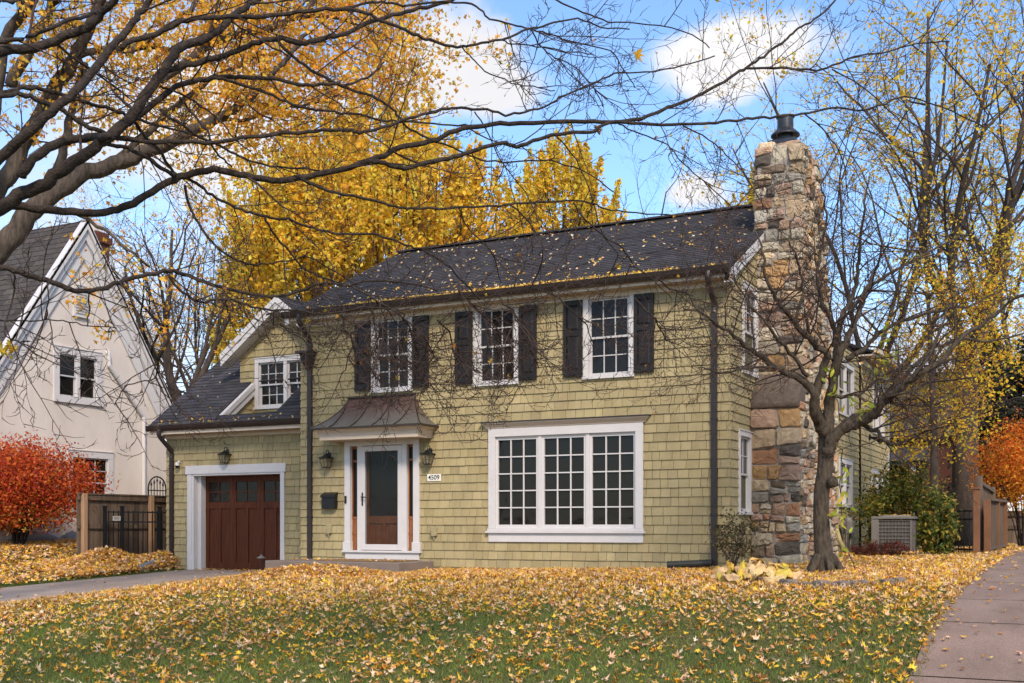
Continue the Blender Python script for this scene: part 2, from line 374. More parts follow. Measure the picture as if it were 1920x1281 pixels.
# =================================================================== THE GREEN HOUSE
house = empty('green_house', (-4.4, 0, 0), 'olive green shingled two storey house with black shutters and stone chimney', 'house')
def Pf(v): return lambda a, b, n: (a, v - n, b)                    # facing the street
def Pr(u): return lambda a, b, n: (u + n, a, b)                    # facing the side driveway
def subtract(r, holes):
    out = [r]
    for h in holes:
        nx = []
        for a0, a1, b0, b1 in out:
            x0, x1, y0, y1 = max(a0, h[0]), min(a1, h[1]), max(b0, h[2]), min(b1, h[3])
            if x0 >= x1 or y0 >= y1: nx.append((a0, a1, b0, b1)); continue
            if a0 < x0: nx.append((a0, x0, b0, b1))
            if x1 < a1: nx.append((x1, a1, b0, b1))
            if b0 < y0: nx.append((x0, x1, b0, y0))
            if y1 < b1: nx.append((x0, x1, y1, b1))
        out = nx
    return out
def clip(poly, region):
    out = poly; n = len(region)
    for i in range(n):
        p, q = region[i], region[(i + 1) % n]; inp = out; out = []
        def sd(t): return (q[0] - p[0]) * (t[1] - p[1]) - (q[1] - p[1]) * (t[0] - p[0])
        for k in range(len(inp)):
            c, d = inp[k], inp[(k + 1) % len(inp)]; sc, sdd = sd(c), sd(d)
            if sc >= 0: out.append(c)
            if (sc >= 0) != (sdd >= 0): f = sc / (sc - sdd); out.append((c[0] + f * (d[0] - c[0]), c[1] + f * (d[1] - c[1])))
        if len(out) < 3: return []
    return out
def shingles(mb, P, region, holes, e, wmin, wmax, t, gap, tv, jit=.002, b_start=None, hue=.02):
    a_min = min(p[0] for p in region); a_max = max(p[0] for p in region)
    b = min(p[1] for p in region) if b_start is None else b_start; bmax = max(p[1] for p in region)
    while b < bmax:
        a = a_min - random.uniform(0, wmax)
        while a < a_max:
            w = random.uniform(wmin, wmax); jb = random.uniform(-jit, jit); g = random.gauss(1, tv)
            col = (g * random.gauss(1, hue * .5), g, g * random.gauss(1, hue)); tt = t * random.uniform(.85, 1.15)
            for r in subtract((a, a + w - gap, b + jb, b + e), holes):
                if r[1] - r[0] < .004 or r[3] - r[2] < .004: continue
                poly = clip([(r[0], r[2]), (r[1], r[2]), (r[1], r[3]), (r[0], r[3])], region)
                if len(poly) < 3: continue
                k = len(poly); fr = [P(x, y, .004 + tt * (1 - (y - b) / e)) for x, y in poly]; bk = [P(x, y, 0) for x, y in poly]
                mb.add(fr + bk, [tuple(range(k))] + [(i, k + i, k + (i + 1) % k, (i + 1) % k) for i in range(k)], col)
            a += w
        b += e
def backing(mb, P, region, holes):
    a0 = min(p[0] for p in region); a1 = max(p[0] for p in region); b0 = min(p[1] for p in region); b1 = max(p[1] for p in region)
    for r in subtract((a0, a1, b0, b1), holes):
        poly = clip([(r[0], r[2]), (r[1], r[2]), (r[1], r[3]), (r[0], r[3])], region)
        if len(poly) >= 3: mb.quad([P(x, y, .001) for x, y in poly], (.24, .23, .21))  # dark tint paints the shade seen in the joints between shingles
E_ = .158
def wall(name, P, region, holes, parent=house, wmin=.12, wmax=.27):
    mb = MB(); backing(mb, P, region, holes); shingles(mb, P, region, holes, E_, wmin, wmax, .020, .008, .06)
    return mb.build(name, 'siding', parent)

def dh_window(P, a0, a1, b0, b1, tr=.095, sill=.05, cols=3, rows=2, mull=0, parent=house, name='window', double=True, casement=False, pm='pane', head=None):
    """trim outer rectangle a0..a1 x b0..b1; returns the window part"""
    fr = MB(); hd = head or tr; d0, d1 = -.09, .036
    fr.pbox(P, a0, a0 + tr, b0 + sill, b1 - hd, d0, d1); fr.pbox(P, a1 - tr, a1, b0 + sill, b1 - hd, d0, d1)
    fr.pbox(P, a0, a1, b1 - hd, b1, d0, d1 + .004); fr.pbox(P, a0 - .012, a1 + .012, b0, b0 + sill, d0, d1 + .022)
    fr.pbox(P, a0 - .008, a1 + .008, b1, b1 + .018, .0, d1 + .02)
    spans = []; x0, x1 = a0 + tr, a1 - tr
    if mull:
        w = (x1 - x0 - mull * .09) / (mull + 1)
        for k in range(mull + 1):
            s = x0 + k * (w + .09); spans.append((s, s + w))
            if k < mull: fr.pbox(P, s + w, s + w + .09, b0 + sill, b1 - hd, d0, d1 - .004)
    else: spans = [(x0, x1)]
    win = fr.build(name, 'white', parent)
    sa = MB(); pn = MB(); y0, y1 = b0 + sill, b1 - hd
    def sash(s0, s1, q0, q1, dn, c, r, st=.042, bot=.055):
        sa.pbox(P, s0, s0 + st, q0, q1, dn - .035, dn); sa.pbox(P, s1 - st, s1, q0, q1, dn - .035, dn)
        sa.pbox(P, s0 + st, s1 - st, q0, q0 + bot, dn - .035, dn - .001); sa.pbox(P, s0 + st, s1 - st, q1 - st * .8, q1, dn - .035, dn - .001)
        g0, g1, h0, h1 = s0 + st, s1 - st, q0 + bot, q1 - st * .8
        for i in range(1, c): x = g0 + (g1 - g0) * i / c; sa.pbox(P, x - .009, x + .009, h0, h1, dn - .022, dn - .004)
        for i in range(1, r): y = h0 + (h1 - h0) * i / r; sa.pbox(P, g0, g1, y - .009, y + .009, dn - .021, dn - .005)
        pn.pbox(P, g0, g1, h0, h1, dn - .026, dn - .02)
    for s0, s1 in spans:
        if casement: sash(s0, s1, y0, y1, -.015, cols, rows)
        else:
            ym = (y0 + y1) / 2
            sash(s0, s1, ym - .02, y1, -.012, cols, rows, bot=.036); sash(s0, s1, y0, ym + .02, -.048, cols, rows, bot=.06)
    sa.build('sash', 'sash', win); pn.build('pane', pm, win)
    return win, (a0 + .02, a1 - .02, b0 + .01, b1 - .01)

ZB = -.32
# openings of the front wall
W = [(-7.13, -6.19), (-4.86, -3.92), (-2.64, -1.69)]
win_holes = []
for a0, a1 in W:
    _, h = dh_window(Pf(0), a0, a1, 3.19, 4.69); win_holes.append(h)
bay_h = (-4.50, -1.56, .36, 2.38); door_h = (-7.72, -6.06, .02, 2.34)
wall('wall', Pf(0), [(-8.85, ZB), (0, ZB), (0, 4.74), (-8.85, 4.74)], win_holes + [bay_h, door_h])
# corner of the projecting block, towards the garage
mb = MB(); Pl = lambda a, b, n: (-8.85 - n, a, b)
shingles(mb, Pl, [(0, ZB), (7.8, ZB), (7.8, 4.7), (0, 4.7)], [], E_, .12, .27, .022, .010, .05); mb.build('side_wall', 'siding', house)
# right hand gable wall and the long rear wing
side_h = []
for a0, a1, b0, b1 in [(.70, 1.73, 3.24, 4.80), (.46, 1.27, .80, 2.24)]:
    _, h = dh_window(Pr(0), a0, a1, b0, b1, tr=.09, cols=3 if b0 > 2 else 2); side_h.append(h)
for a0, a1, b0, b1 in [(8.95, 11.0, 3.28, 4.62), (9.1, 10.8, 1.06, 2.24)]:
    _, h = dh_window(Pr(0), a0, a1, b0, b1, tr=.12, cols=1, rows=1, mull=1); side_h.append(h)
gable = [(0, ZB), (7.8, ZB), (7.8, 4.78), (3.9, 6.86), (0, 4.82)]
wall('gable_wall', Pr(0), gable, side_h)
wall('rear_wall', Pr(0), [(7.8, ZB), (11.8, ZB), (11.8, 5.0), (7.8, 5.0)], side_h)
side_h2 = []
for a0, a1, b0, b1 in [(13.5, 15.4, 3.14, 4.6), (13.3, 15.3, 1.3, 2.15)]:
    _, h = dh_window(Pr(.06), a0, a1, b0, b1, tr=.12, cols=1, rows=1, mull=1); side_h2.append(h)
wall('rear_wall', Pr(.06), [(11.8, ZB), (16.1, ZB), (16.1, 5.0), (11.8, 5.0)], side_h2)
mb = MB(); mb.box(-.02, .11, 16.08, 16.2, ZB, 5.0); mb.build('corner_board', 'white', house)
mb = MB(); mb.box(-8.8, -.05, .25, 7.6, ZB, 4.6); mb.box(-8.8, -.1, 7.7, 16, ZB, 4.9); mb.build('interior_core', 'backing', house)

# ---- main roof
def roofplane(name, p0, ax, sl, La, Ls, holes=(), parent=house, m='roof', e=.14, tk=.05, region=None):
    """p0 lower left corner, ax along the eave, sl up the slope"""
    p0 = np.array(p0); ax = unit(np.array(ax, float)); sl = unit(np.array(sl, float)); nn = unit(np.cross(ax, sl))
    P = lambda a, b, n: tuple(p0 + ax * a + sl * b + nn * n)
    mb = MB(); reg = region or [(0, 0), (La, 0), (La, Ls), (0, Ls)]
    shingles(mb, P, reg, list(holes), e, .16, .34, .011, .003, .16, .002, hue=.05)
    for r in subtract((0, La, 0, Ls), list(holes)):
        poly = clip([(r[0], r[2]), (r[1], r[2]), (r[1], r[3]), (r[0], r[3])], reg)
        if len(poly) >= 3: mb.prism([P(x, y, -.001) for x, y in poly], -nn * tk, (.5, .5, .5))
    return mb.build(name, m, parent), P
SL = (0, 4.2, 2.12); LS = math.hypot(4.2, 2.12)
roofplane('roof', (-9.0, -.3, 4.86), (1, 0, 0), SL, 9.12, LS)
roofplane('roof', (.12, 8.1, 4.86), (-1, 0, 0), (0, -4.2, 2.12), 9.12, LS)
mb = MB()
for k in range(31): mb.box(-9.0 + k * .294, -9.0 + k * .294 + .285, 3.74, 4.06, 6.962 + .004 * (k % 2), 6.998 + .004 * (k % 2), (random.gauss(1, .12),) * 3)
mb.build('ridge_cap', 'roof', house)
# rear wing roof
roofplane('rear_roof', (.03, 7.9, 5.0), (0, 1, 0), (-4.2, 0, 1.6), 3.7, math.hypot(4.2, 1.6))
roofplane('rear_roof', (.42, 11.6, 5.1), (0, 1, 0), (-4.2, 0, 1.6), 4.8, math.hypot(4.2, 1.6))
# eaves: fascia, soffit, rakes
mb = MB(); mb.box(-8.98, .10, -.30, -.27, 4.69, 4.83); mb.box(-8.98, .10, -.268, -.002, 4.70, 4.725); mb.box(-8.86, -.01, -.05, -.012, 4.6, 4.699)
mb.build('fascia', 'cream', house)
mb = MB()
th = math.atan2(2.12, 4.2)
for (y0, z0, y1, z1) in [(-.34, 4.84, 3.9, 6.98), (8.14, 4.84, 3.9, 6.98)]:
    def rq(u, o0, o1): k = math.cos(th); return [(u, y0, z0 + o0 / k), (u, y1, z1 + o0 / k), (u, y1, z1 + o1 / k), (u, y0, z0 + o1 / k)]
    mb = MB(); mb.prism(rq(.0, -.22, -.02), (.10, 0, 0)); mb.prism(rq(.1005, -.11, -.02), (.025, 0, 0))
    if y0 < 0: mb.prism([(.004, -.34, 4.62), (.004, .02, 4.62), (.004, .02, 4.78), (.004, -.34, 4.78)], (.09, 0, 0))
    mb.build('rake_board', 'white', house)
    mb = MB(); mb.prism(rq(-9.0, -.2, -.02), (.1, 0, 0)); mb.build('rake_board', 'white', house)
mb = MB(); mb.box(.02, .44, 11.6, 16.3, 4.98, 5.02); mb.box(.38, .42, 11.6, 16.3, 5.021, 5.15); mb.box(.07, .11, 11.82, 16.07, 4.8, 4.979); mb.build('soffit', 'cream', house)
mb = MB(); mb.box(.422, .53, 11.55, 16.35, 5.05, 5.16); mb.build('rear_gutter', 'cream', house)
# gutters
def gutter(x0, x1, y, z, name='gutter'):
    mb = MB(); prof = [(0, 0), (0, -.11), (-.07, -.125), (-.105, -.07), (-.125, -.005), (-.125, .0), (-.112, .0), (-.095, -.06), (-.065, -.108), (-.012, -.098), (-.012, 0)]
    mb.prism([(x0, y + a, z + b) for a, b in prof], (x1 - x0, 0, 0))
    mb.box(x0 - .004, x0, y - .125, y, z - .12, z); mb.box(x1, x1 + .004, y - .125, y, z - .12, z)
    return mb.build(name, 'metal_dk', house)
gutter(-9.02, .11, -.302, 4.87)
gutter(-13.62, -8.88, .66, 2.86)
def downspout(x, y_out, ztop, zb, yw, hopper=False, el=True):
    mb = MB(); w = .048
    mb.box(x - w, x + w, yw - .075, yw - .012, zb, ztop - .55)
    for k in range(3): z = ztop - .8 - k * 1.6; mb.box(x - w - .012, x + w + .012, yw - .082, yw - .005, z, z + .03) if z > zb + .2 else None
    P0 = np.array((x, y_out, ztop)); P1 = np.array((x, y_out, ztop - .14)); P2 = np.array((x, yw - .05, ztop - .46)); P3 = np.array((x, yw - .045, ztop - .62))
    mb.tube(smooth_path([P0, P1, P2, P3], 4), .052, 8)
    o = mb.build('downspout', 'metal_dk', house)
    if hopper:
        h = MB(); z = ztop - .72
        for (r0, r1, z0, z1) in [(.05, .10, z - .32, z - .16), (.10, .115, z - .16, z - .02), (.16, .16, z - .02, z + .03)]:
            a = [(x - r0, yw - .02 - 2 * r0 + .02, z0), (x + r0, yw - .02 - 2 * r0 + .02, z0), (x + r0, yw - .006, z0), (x - r0, yw - .006, z0)]
            b = [(x - r1, yw - .02 - 2 * r1 + .02, z1), (x + r1, yw - .02 - 2 * r1 + .02, z1), (x + r1, yw - .006, z1), (x - r1, yw - .006, z1)]
            h.add(a + b, [(3, 2, 1, 0), (4, 5, 6, 7), (0, 1, 5, 4), (1, 2, 6, 5), (2, 3, 7, 6), (3, 0, 4, 7)])
        h.build('hopper_head', 'metal_dk', o)
    return o
downspout(-8.60, -.38, 4.78, -.25, 0, True)
downspout(-.255, -.38, 4.78, -.1, 0)
downspout(-13.24, .58, 2.76, -.4, 1.0)
mb = MB(); mb.tube([(.07, 8.55, 4.9), (.07, 8.55, .55), (.2, 8.3, .25), (.35, 7.9, .12)], .05, 8); mb.build('rear_downspout', 'siding', house)

# ---- shutters
def shutter(a0, a1, b0, b1):
    mb = MB(); P = Pf(0); mb.pbox(P, a0, a1, b0, b1, .03, .052); s = .058; bm_ = b0 + (b1 - b0) * .57
    for r in [(a0, a0 + s, b0, b1), (a1 - s, a1, b0, b1)]: mb.pbox(P, *r, .0521, .072)
    for r in [(a0 + s, a1 - s, b0, b0 + .12), (a0 + s, a1 - s, bm_ - .05, bm_ + .05), (a0 + s, a1 - s, b1 - .09, b1)]: mb.pbox(P, *r, .0521, .0715)
    for q0, q1 in [(b0 + .12, bm_ - .05), (bm_ + .05, b1 - .09)]:
        i0, i1, j0, j1 = a0 + s, a1 - s, q0, q1; k = .035
        A = [P(i0, j0, .0525), P(i1, j0, .0525), P(i1, j1, .0525), P(i0, j1, .0525)]; B = [P(i0 + k, j0 + k, .066), P(i1 - k, j0 + k, .066), P(i1 - k, j1 - k, .066), P(i0 + k, j1 - k, .066)]
        mb.add(A + B, [(4, 5, 6, 7), (0, 1, 5, 4), (1, 2, 6, 5), (2, 3, 7, 6), (3, 0, 4, 7)])
    c = (a0 + a1) / 2
    o = mb.build('shutter', 'shutter', house)
    d = MB(); d.pbox(P, c - .06, c + .06, b0 + .035, b0 + .055, .073, .095); d.pbox(P, c - .045, c + .045, b0 + .056, b0 + .085, .073, .088); d.build('shutter_dog', 'black', o)
for a0, a1 in W:
    shutter(a0 - .37, a0 - .02, 3.25, 4.6); shutter(a1 + .02, a1 + .37, 3.25, 4.6)

# ---- picture window
P = Pf(0); a0, a1, b0, b1 = -4.54, -1.52, .315, 2.36
fr = MB()
fr.pbox(P, a0, a0 + .14, .56, 2.24, -.06, .045); fr.pbox(P, a1 - .14, a1, .56, 2.24, -.06, .045)
fr.pbox(P, a0, a1, 2.24, b1 + .03, -.06, .046); fr.pbox(P, a0, a1, b0, .475, -.0, .04)
fr.pbox(P, a0 - .04, a1 + .04, .476, .515, -.06, .085); fr.pbox(P, a0 - .015, a1 + .015, .516, .559, -.06, .06)
bay = fr.build('picture_window', 'white', house, bevel=.004)
cr = MB()
prof = [(0, 2.395), (.05, 2.395), (.058, 2.42), (.085, 2.445), (.11, 2.475), (.12, 2.475), (.12, 2.495), (0, 2.495)]
L_, R_ = a0, a1
for (n0, z0), (n1, z1) in zip(prof[:-1], prof[1:]):
    A = [(L_ - n0, -n0, z0), (R_ + n0, -n0, z0), (R_ + n1, -n1, z1), (L_ - n1, -n1, z1)]
    cr.quad(A); cr.quad([(L_ - n0, 0, z0), (L_ - n0, -n0, z0), (L_ - n1, -n1, z1), (L_ - n1, 0, z1)]); cr.quad([(R_ + n0, -n0, z0), (R_ + n0, 0, z0), (R_ + n1, 0, z1), (R_ + n1, -n1, z1)])
cr.build('crown_moulding', 'cream', bay)
dc = MB(); dc.box(a0 - .14, a1 + .14, -.14, -.003, 2.497, 2.515); dc.build('drip_cap', 'metal_dk', bay)
sa = MB(); pn = MB(); g0, g1 = a0 + .14, a1 - .14; mw = .07; uw = (g1 - g0 - 2 * mw) / 3
for k in range(3):
    s = g0 + k * (uw + mw)
    if k: sa.pbox(P, s - mw, s, .56, 2.24, -.05, .02)
    st = .045; d = .0
    sa.pbox(P, s, s + st, .56, 2.24, -.05, d); sa.pbox(P, s + uw - st, s + uw, .56, 2.24, -.05, d); sa.pbox(P, s + st, s + uw - st, .56, .63, -.05, d - .001); sa.pbox(P, s + st, s + uw - st, 2.18, 2.24, -.05, d - .001)
    x0, x1, y0, y1 = s + st, s + uw - st, .63, 2.18
    for i in (1, 2): x = x0 + (x1 - x0) * i / 3; sa.pbox(P, x - .011, x + .011, y0, y1, -.035, -.006)
    for i in (1, 2, 3, 4): y = y0 + (y1 - y0) * i / 5; sa.pbox(P, x0, x1, y - .011, y + .011, -.034, -.007)
    pn.pbox(P, x0, x1, y0, y1, -.045, -.04)
sa.build('sash', 'white', bay); pn.build('pane', 'pane', bay)

# ---- front door under the copper canopy
fr = MB()
fr.pbox(P, -7.75, -7.62, .15, 2.17, -.1, .06); fr.pbox(P, -6.16, -6.03, .15, 2.17, -.1, .06); fr.pbox(P, -7.75, -6.03, 2.17, 2.36, -.1, .062)
fr.pbox(P, -7.45, -7.36, .13, 2.17, -.1, .05); fr.pbox(P, -6.42, -6.31, .13, 2.17, -.1, .05)
fr.pbox(P, -7.79, -5.99, .09, .13, -.1, .09); fr.pbox(P, -7.74, -6.04, -.05, .089, -.1, .05)
fr.pbox(P, -7.78, -7.60, .131, .30, -.02, .075); fr.pbox(P, -6.18, -6.00, .131, .30, -.02, .075)
door = fr.build('front_door', 'white', house, bevel=.004)
d = MB()
for q in [(-7.359, -7.27, .14, 2.16), (-6.51, -6.421, .14, 2.16)]: d.pbox(P, *q, -.03, .055)
d.pbox(P, -7.27, -6.51, .14, .25, -.03, .054); d.pbox(P, -7.27, -6.51, 2.06, 2.16, -.03, .054); d.build('storm_door', 'white', door, bevel=.006)
d = MB(); d.pbox(P, -7.27, -6.51, .25, 2.06, .018, .026); d.build('door_pane', 'door_glass', door)
d = MB(); d.pbox(P, -7.36, -6.42, .14, 2.16, -.10, -.075)
for q in [(-7.36, -7.24, .14, 2.16), (-6.54, -6.42, .14, 2.16), (-7.24, -6.54, .14, .36), (-7.24, -6.54, .66, .80), (-7.24, -6.54, 2.05, 2.16), (-6.91, -6.87, .36, .66)]: d.pbox(P, *q, -.0749, -.05)
d.build('inner_door', 'dwood', door)
d = MB(); d.pbox(P, -7.24, -6.54, .80, 2.05, -.074, -.068); d.build('inner_door_pane', 'pane', door)
for s0, s1 in [(-7.62, -7.45), (-6.31, -6.16)]:
    d = MB(); d.pbox(P, s0, s1, .13, .78, -.08, -.03); 
    for z in (.14, .44, .74): d.pbox(P, s0, s1, z, z + .05, -.0299, -.018)
    d.pbox(P, s0, s1, 1.86, 1.90, -.06, -.02); d.pbox(P, s0, s1, 2.12, 2.17, -.06, -.02); d.pbox(P, s0, s0 + .018, .78, 2.12, -.06, -.021); d.pbox(P, s1 - .018, s1, .78, 2.12, -.06, -.021)
    sl_ = d.build('sidelight', 'dwood', door); d = MB(); d.pbox(P, s0 + .018, s1 - .018, .78, 2.12, -.05, -.045); d.build('sidelight_pane', 'pane', sl_)
d = MB(); d.pbox(P, -7.335, -7.305, 1.0, 1.26, .056, .066); d.tube([P(-7.32, 1.17, .06), P(-7.32, 1.17, .11), P(-7.20, 1.165, .115)], .011, 8); d.tube([P(-7.20, 1.10, .03), P(-7.20, 1.02, .05), P(-7.20, .94, .03)], .008, 8); d.build('door_handle', 'black', door)
# canopy: flared copper hip roof on a cream cornice
can = MB(); x0, x1 = -8.14, -5.61; yo = -.68; zt, zb_ = 3.11, 2.50; tx0, tx1 = -7.65, -6.13
NSEG = 8; ring = []
for k in range(NSEG + 1):
    t = k / NSEG; fl = t ** 1.35; z = zt + (zb_ - zt) * (1 - (1 - t) ** 1.28)
    ring.append((tx0 + (x0 - tx0) * fl, tx1 + (x1 - tx1) * fl, -.05 + (yo + .05) * fl, z))
def canpt(k): l, r, y, z = ring[k]; return [(l, -.003, z), (l, y, z), (r, y, z), (r, -.003, z)]
for k in range(NSEG):
    A, B = canpt(k), canpt(k + 1)
    for i in range(3):
        ca, cb = ((np.array((.115, .062, .046)) * (1 - f) + np.array((.135, .128, .112)) * f) for f in (np.clip((k - 1.6) / 4.5, 0, 1), np.clip((k - .6) / 4.5, 0, 1)))
        can.quad([B[i], B[i + 1], A[i + 1], A[i]]); can.C[-4:] = [tuple(cb), tuple(cb), tuple(ca), tuple(ca)]; can.hc = True
can.quad([canpt(0)[i] for i in range(4)], (.1, .05, .04))
lip = canpt(NSEG); can.add(lip + [(p[0], p[1], p[2] - .035) for p in lip], [(0, 1, 5, 4), (1, 2, 6, 5), (2, 3, 7, 6), (4, 5, 6, 7)], (.05, .04, .035))
canopy = can.build('canopy', 'copper', house)
sm = MB()
for i in range(4):
    ut, ub = tx0 + (tx1 - tx0) * i / 3, x0 + (x1 - x0) * (.19 + .195 * i)
    sm.tube([np.array((ut + (ub - ut) * (k / NSEG) ** 1.35, ring[k][2] - .004, ring[k][3] + .008)) for k in range(NSEG + 1)], .012, 6)
for side in (0, 1): sm.tube([np.array((ring[k][side], ring[k][2], ring[k][3] + .004)) for k in range(NSEG + 1)], .012, 6)
sm.box(tx0 - .02, tx1 + .02, -.09, -.004, zt, zt + .022)
sm.build('standing_seam', 'metal_dk', canopy)
co = MB(); prof = [(.06, 2.464), (.085, 2.44), (.115, 2.405), (.135, 2.37), (.135, 2.34), (.145, 2.339), (.145, 2.265)]
for (i0, z0), (i1, z1) in zip(prof[:-1], prof[1:]):
    A = [(x0 + i0, -.003, z0), (x0 + i0, yo + i0, z0), (x1 - i0, yo + i0, z0), (x1 - i0, -.003, z0)]
    B = [(x0 + i1, -.003, z1), (x0 + i1, yo + i1, z1), (x1 - i1, yo + i1, z1), (x1 - i1, -.003, z1)]
    for i in range(3): co.quad([A[i], A[i + 1], B[i + 1], B[i]])
co.quad([(x0 + .145, -.003, 2.265), (x0 + .145, yo + .145, 2.265), (x1 - .145, yo + .145, 2.265), (x1 - .145, -.003, 2.265)])
co.build('cornice', 'cream', canopy)
# front step
st = MB(); st.box(-8.75, -5.72, -1.25, -.02, -.5, -.055); st.build('front_step', 'concrete', house, bevel=.015)

# ---- garage
VG = 1.0
gd_h = (-12.69, -10.10, ZB - .2, 1.86)
wall('garage_wall', Pf(VG), [(-13.43, -.44), (-8.84, -.44), (-8.84, 2.74), (-13.43, 2.74)], [gd_h])
mb = MB(); Pgl = lambda a, b, n: (-13.43 - n, a, b)
shingles(mb, Pgl, [(1.0, -.44), (7.0, -.44), (7.0, 2.7), (3.9, 5.2), (1.0, 2.8)], [], E_, .12, .27, .022, .010, .05); mb.build('garage_side_wall', 'siding', house)
P = Pf(VG); fr = MB()
fr.pbox(P, -12.83, -10.01, 1.77, 1.96, -.1, .05); fr.pbox(P, -12.79, -12.66, -.44, 1.769, -.02, .035); fr.pbox(P, -10.16, -10.05, -.44, 1.769, -.02, .035)
fr.pbox(P, -12.66, -12.61, -.44, 1.769, -.30, .02); fr.pbox(P, -12.61, -12.52, -.44, 1.73, -.30, -.12)
fr.pbox(P, -10.161, -10.12, -.44, 1.769, -.30, .02); fr.pbox(P, -12.61, -10.16, 1.73, 1.769, -.3, .03)
gdoor = fr.build('garage_door', 'white', house, bevel=.004)
d = MB(); D0 = -.30; x0g, x1g = -12.52, -10.16; d.pbox(P, x0g, x1g, -.40, 1.73, D0 - .03, D0)
wid = (x1g - x0g) / 3; panes = []
for k in range(3):
    s = x0g + k * wid
    for q in [(s, s + .09, -.4, 1.73), (s + wid - .09, s + wid, -.4, 1.73), (s + .09, s + wid - .09, 1.60, 1.73), (s + .09, s + wid - .09, 1.0, 1.14), (s + .09, s + wid - .09, -.4, -.22), (s + wid / 2 - .045, s + wid / 2 + .045, -.22, 1.0)]:
        d.pbox(P, *q, D0 + .0005, D0 + .026)
    if k: d.pbox(P, s - .004, s + .004, -.4, 1.73, D0 + .0265, D0 + .028, None)
    w0, w1, h0, h1 = s + .10, s + wid - .10, 1.15, 1.59; panes.append((w0, w1, h0, h1))
    d.pbox(P, w0, w1, (h0 + h1) / 2 - .012, (h0 + h1) / 2 + .012, D0 + .006, D0 + .02); d.pbox(P, (w0 + w1) / 2 - .012, (w0 + w1) / 2 + .012, h0, h1, D0 + .006, D0 + .0195)
d.build('door_panel', 'gwood', gdoor)
for w in panes:
    q = MB(); q.pbox(P, *w, D0 + .001, D0 + .005); q.build('door_window', 'pane', gdoor)
# garage roof with the cut-out before the dormer
gs = (0, 1, .76); gl = math.hypot(1, .76); GP0 = (-13.6, .60, 2.855)
def gb(v): return (v - .60) * gl
roofplane('garage_roof', GP0, (1, 0, 0), gs, 4.76, gb(4.0), holes=[(1.80, 3.42, gb(.84), gb(2.0))])
roofplane('garage_roof', (-8.84, 7.4, 2.855), (-1, 0, 0), (0, -1, .76), 4.76, gb(4.0))
mb = MB(); mb.box(-13.58, -8.87, .63, .66, 2.66, 2.84); mb.box(-13.55, -8.87, .661, .995, 2.69, 2.715); mb.box(-13.43, -8.87, .95, .975, 2.58, 2.689); mb.build('fascia', 'cream', house)
gn = unit(np.array((0, -.76, 1)))
def gz_roof(v): return 2.855 + (v - .60) * .76
mb = MB()
for u0, u1, va, vb in [(-13.62, -13.52, .6, 4.0), (-11.8, -11.70, .83, 2.0)]:
    A, B = np.array((u0, va, gz_roof(va))), np.array((u0, vb, gz_roof(vb)))
    mb.prism([A - gn * .24, B - gn * .24, B - gn * .02, A - gn * .02], (u1 - u0, 0, 0)); A2 = A + (u1 - u0 + .001, 0, 0); B2 = B + (u1 - u0 + .001, 0, 0)
    mb.prism([A2 - gn * .10, B2 - gn * .10, B2 - gn * -.0, A2 - gn * -.0], (.03, 0, 0))
    mb.build('rake_board', 'white', house); mb = MB()
# dormer
VD = 2.0
_, dh = dh_window(Pf(VD), -11.69, -9.95, 3.27, 4.43, tr=.10, mull=1, cols=3)
wall('dormer_wall', Pf(VD), [(-12.13, 2.9), (-9.5, 2.9), (-9.5, 4.75), (-10.83, 5.72), (-12.13, 4.74)], [dh])
mb = MB(); shingles(mb, lambda a, b, n: (-11.78 + n, a, b), [(.9, 2.95), (2.0, 2.95), (2.0, 3.70)], [], E_, .12, .25, .015, .005, .05); mb.build('dormer_cheek', 'siding', house); mb = MB()
shingles(mb, lambda a, b, n: (-12.13 - n, a, b), [(2.0, 3.8), (3.3, 4.7), (2.0, 4.7)], [], E_, .12, .25, .015, .005, .05); mb.build('dormer_side', 'siding', house)
mb = MB(); mb.box(-11.79, -10.19, .84, 2.0, 2.90, 2.95); mb.build('dormer_floor', 'roof', house)
dsl = math.hypot(1.62, 1.2)
roofplane('dormer_roof', (-12.42, 4.4, 4.56), (0, -1, 0), (1.6, 0, 1.19), 2.72, dsl)
roofplane('dormer_roof', (-9.24, 1.68, 4.56), (0, 1, 0), (-1.6, 0, 1.19), 2.72, dsl)
mb = MB()
for sx in (-1, 1):
    e0, e1 = (-10.83 + sx * 1.60, 4.53), (-10.83, 5.72)
    mb.prism([(e0[0], 1.66, e0[1] - .26), (e1[0], 1.66, e1[1] - .26), (e1[0], 1.66, e1[1] + .0), (e0[0], 1.66, e0[1])], (0, .34, 0))
    mb.prism([(e0[0], 1.63, e0[1] - .12), (e1[0], 1.63, e1[1] - .12), (e1[0], 1.63, e1[1] + .015), (e0[0], 1.63, e0[1] + .015)], (0, .029, 0))
    mb.build('dormer_trim', 'white', house); mb = MB()

mb = MB(); mb.box(-13.2, -8.9, 1.5, 3.9, -.4, 2.6); mb.box(-12.0, -9.6, 2.3, 4.4, 2.6, 4.5); mb.build('interior_core', 'backing', house)

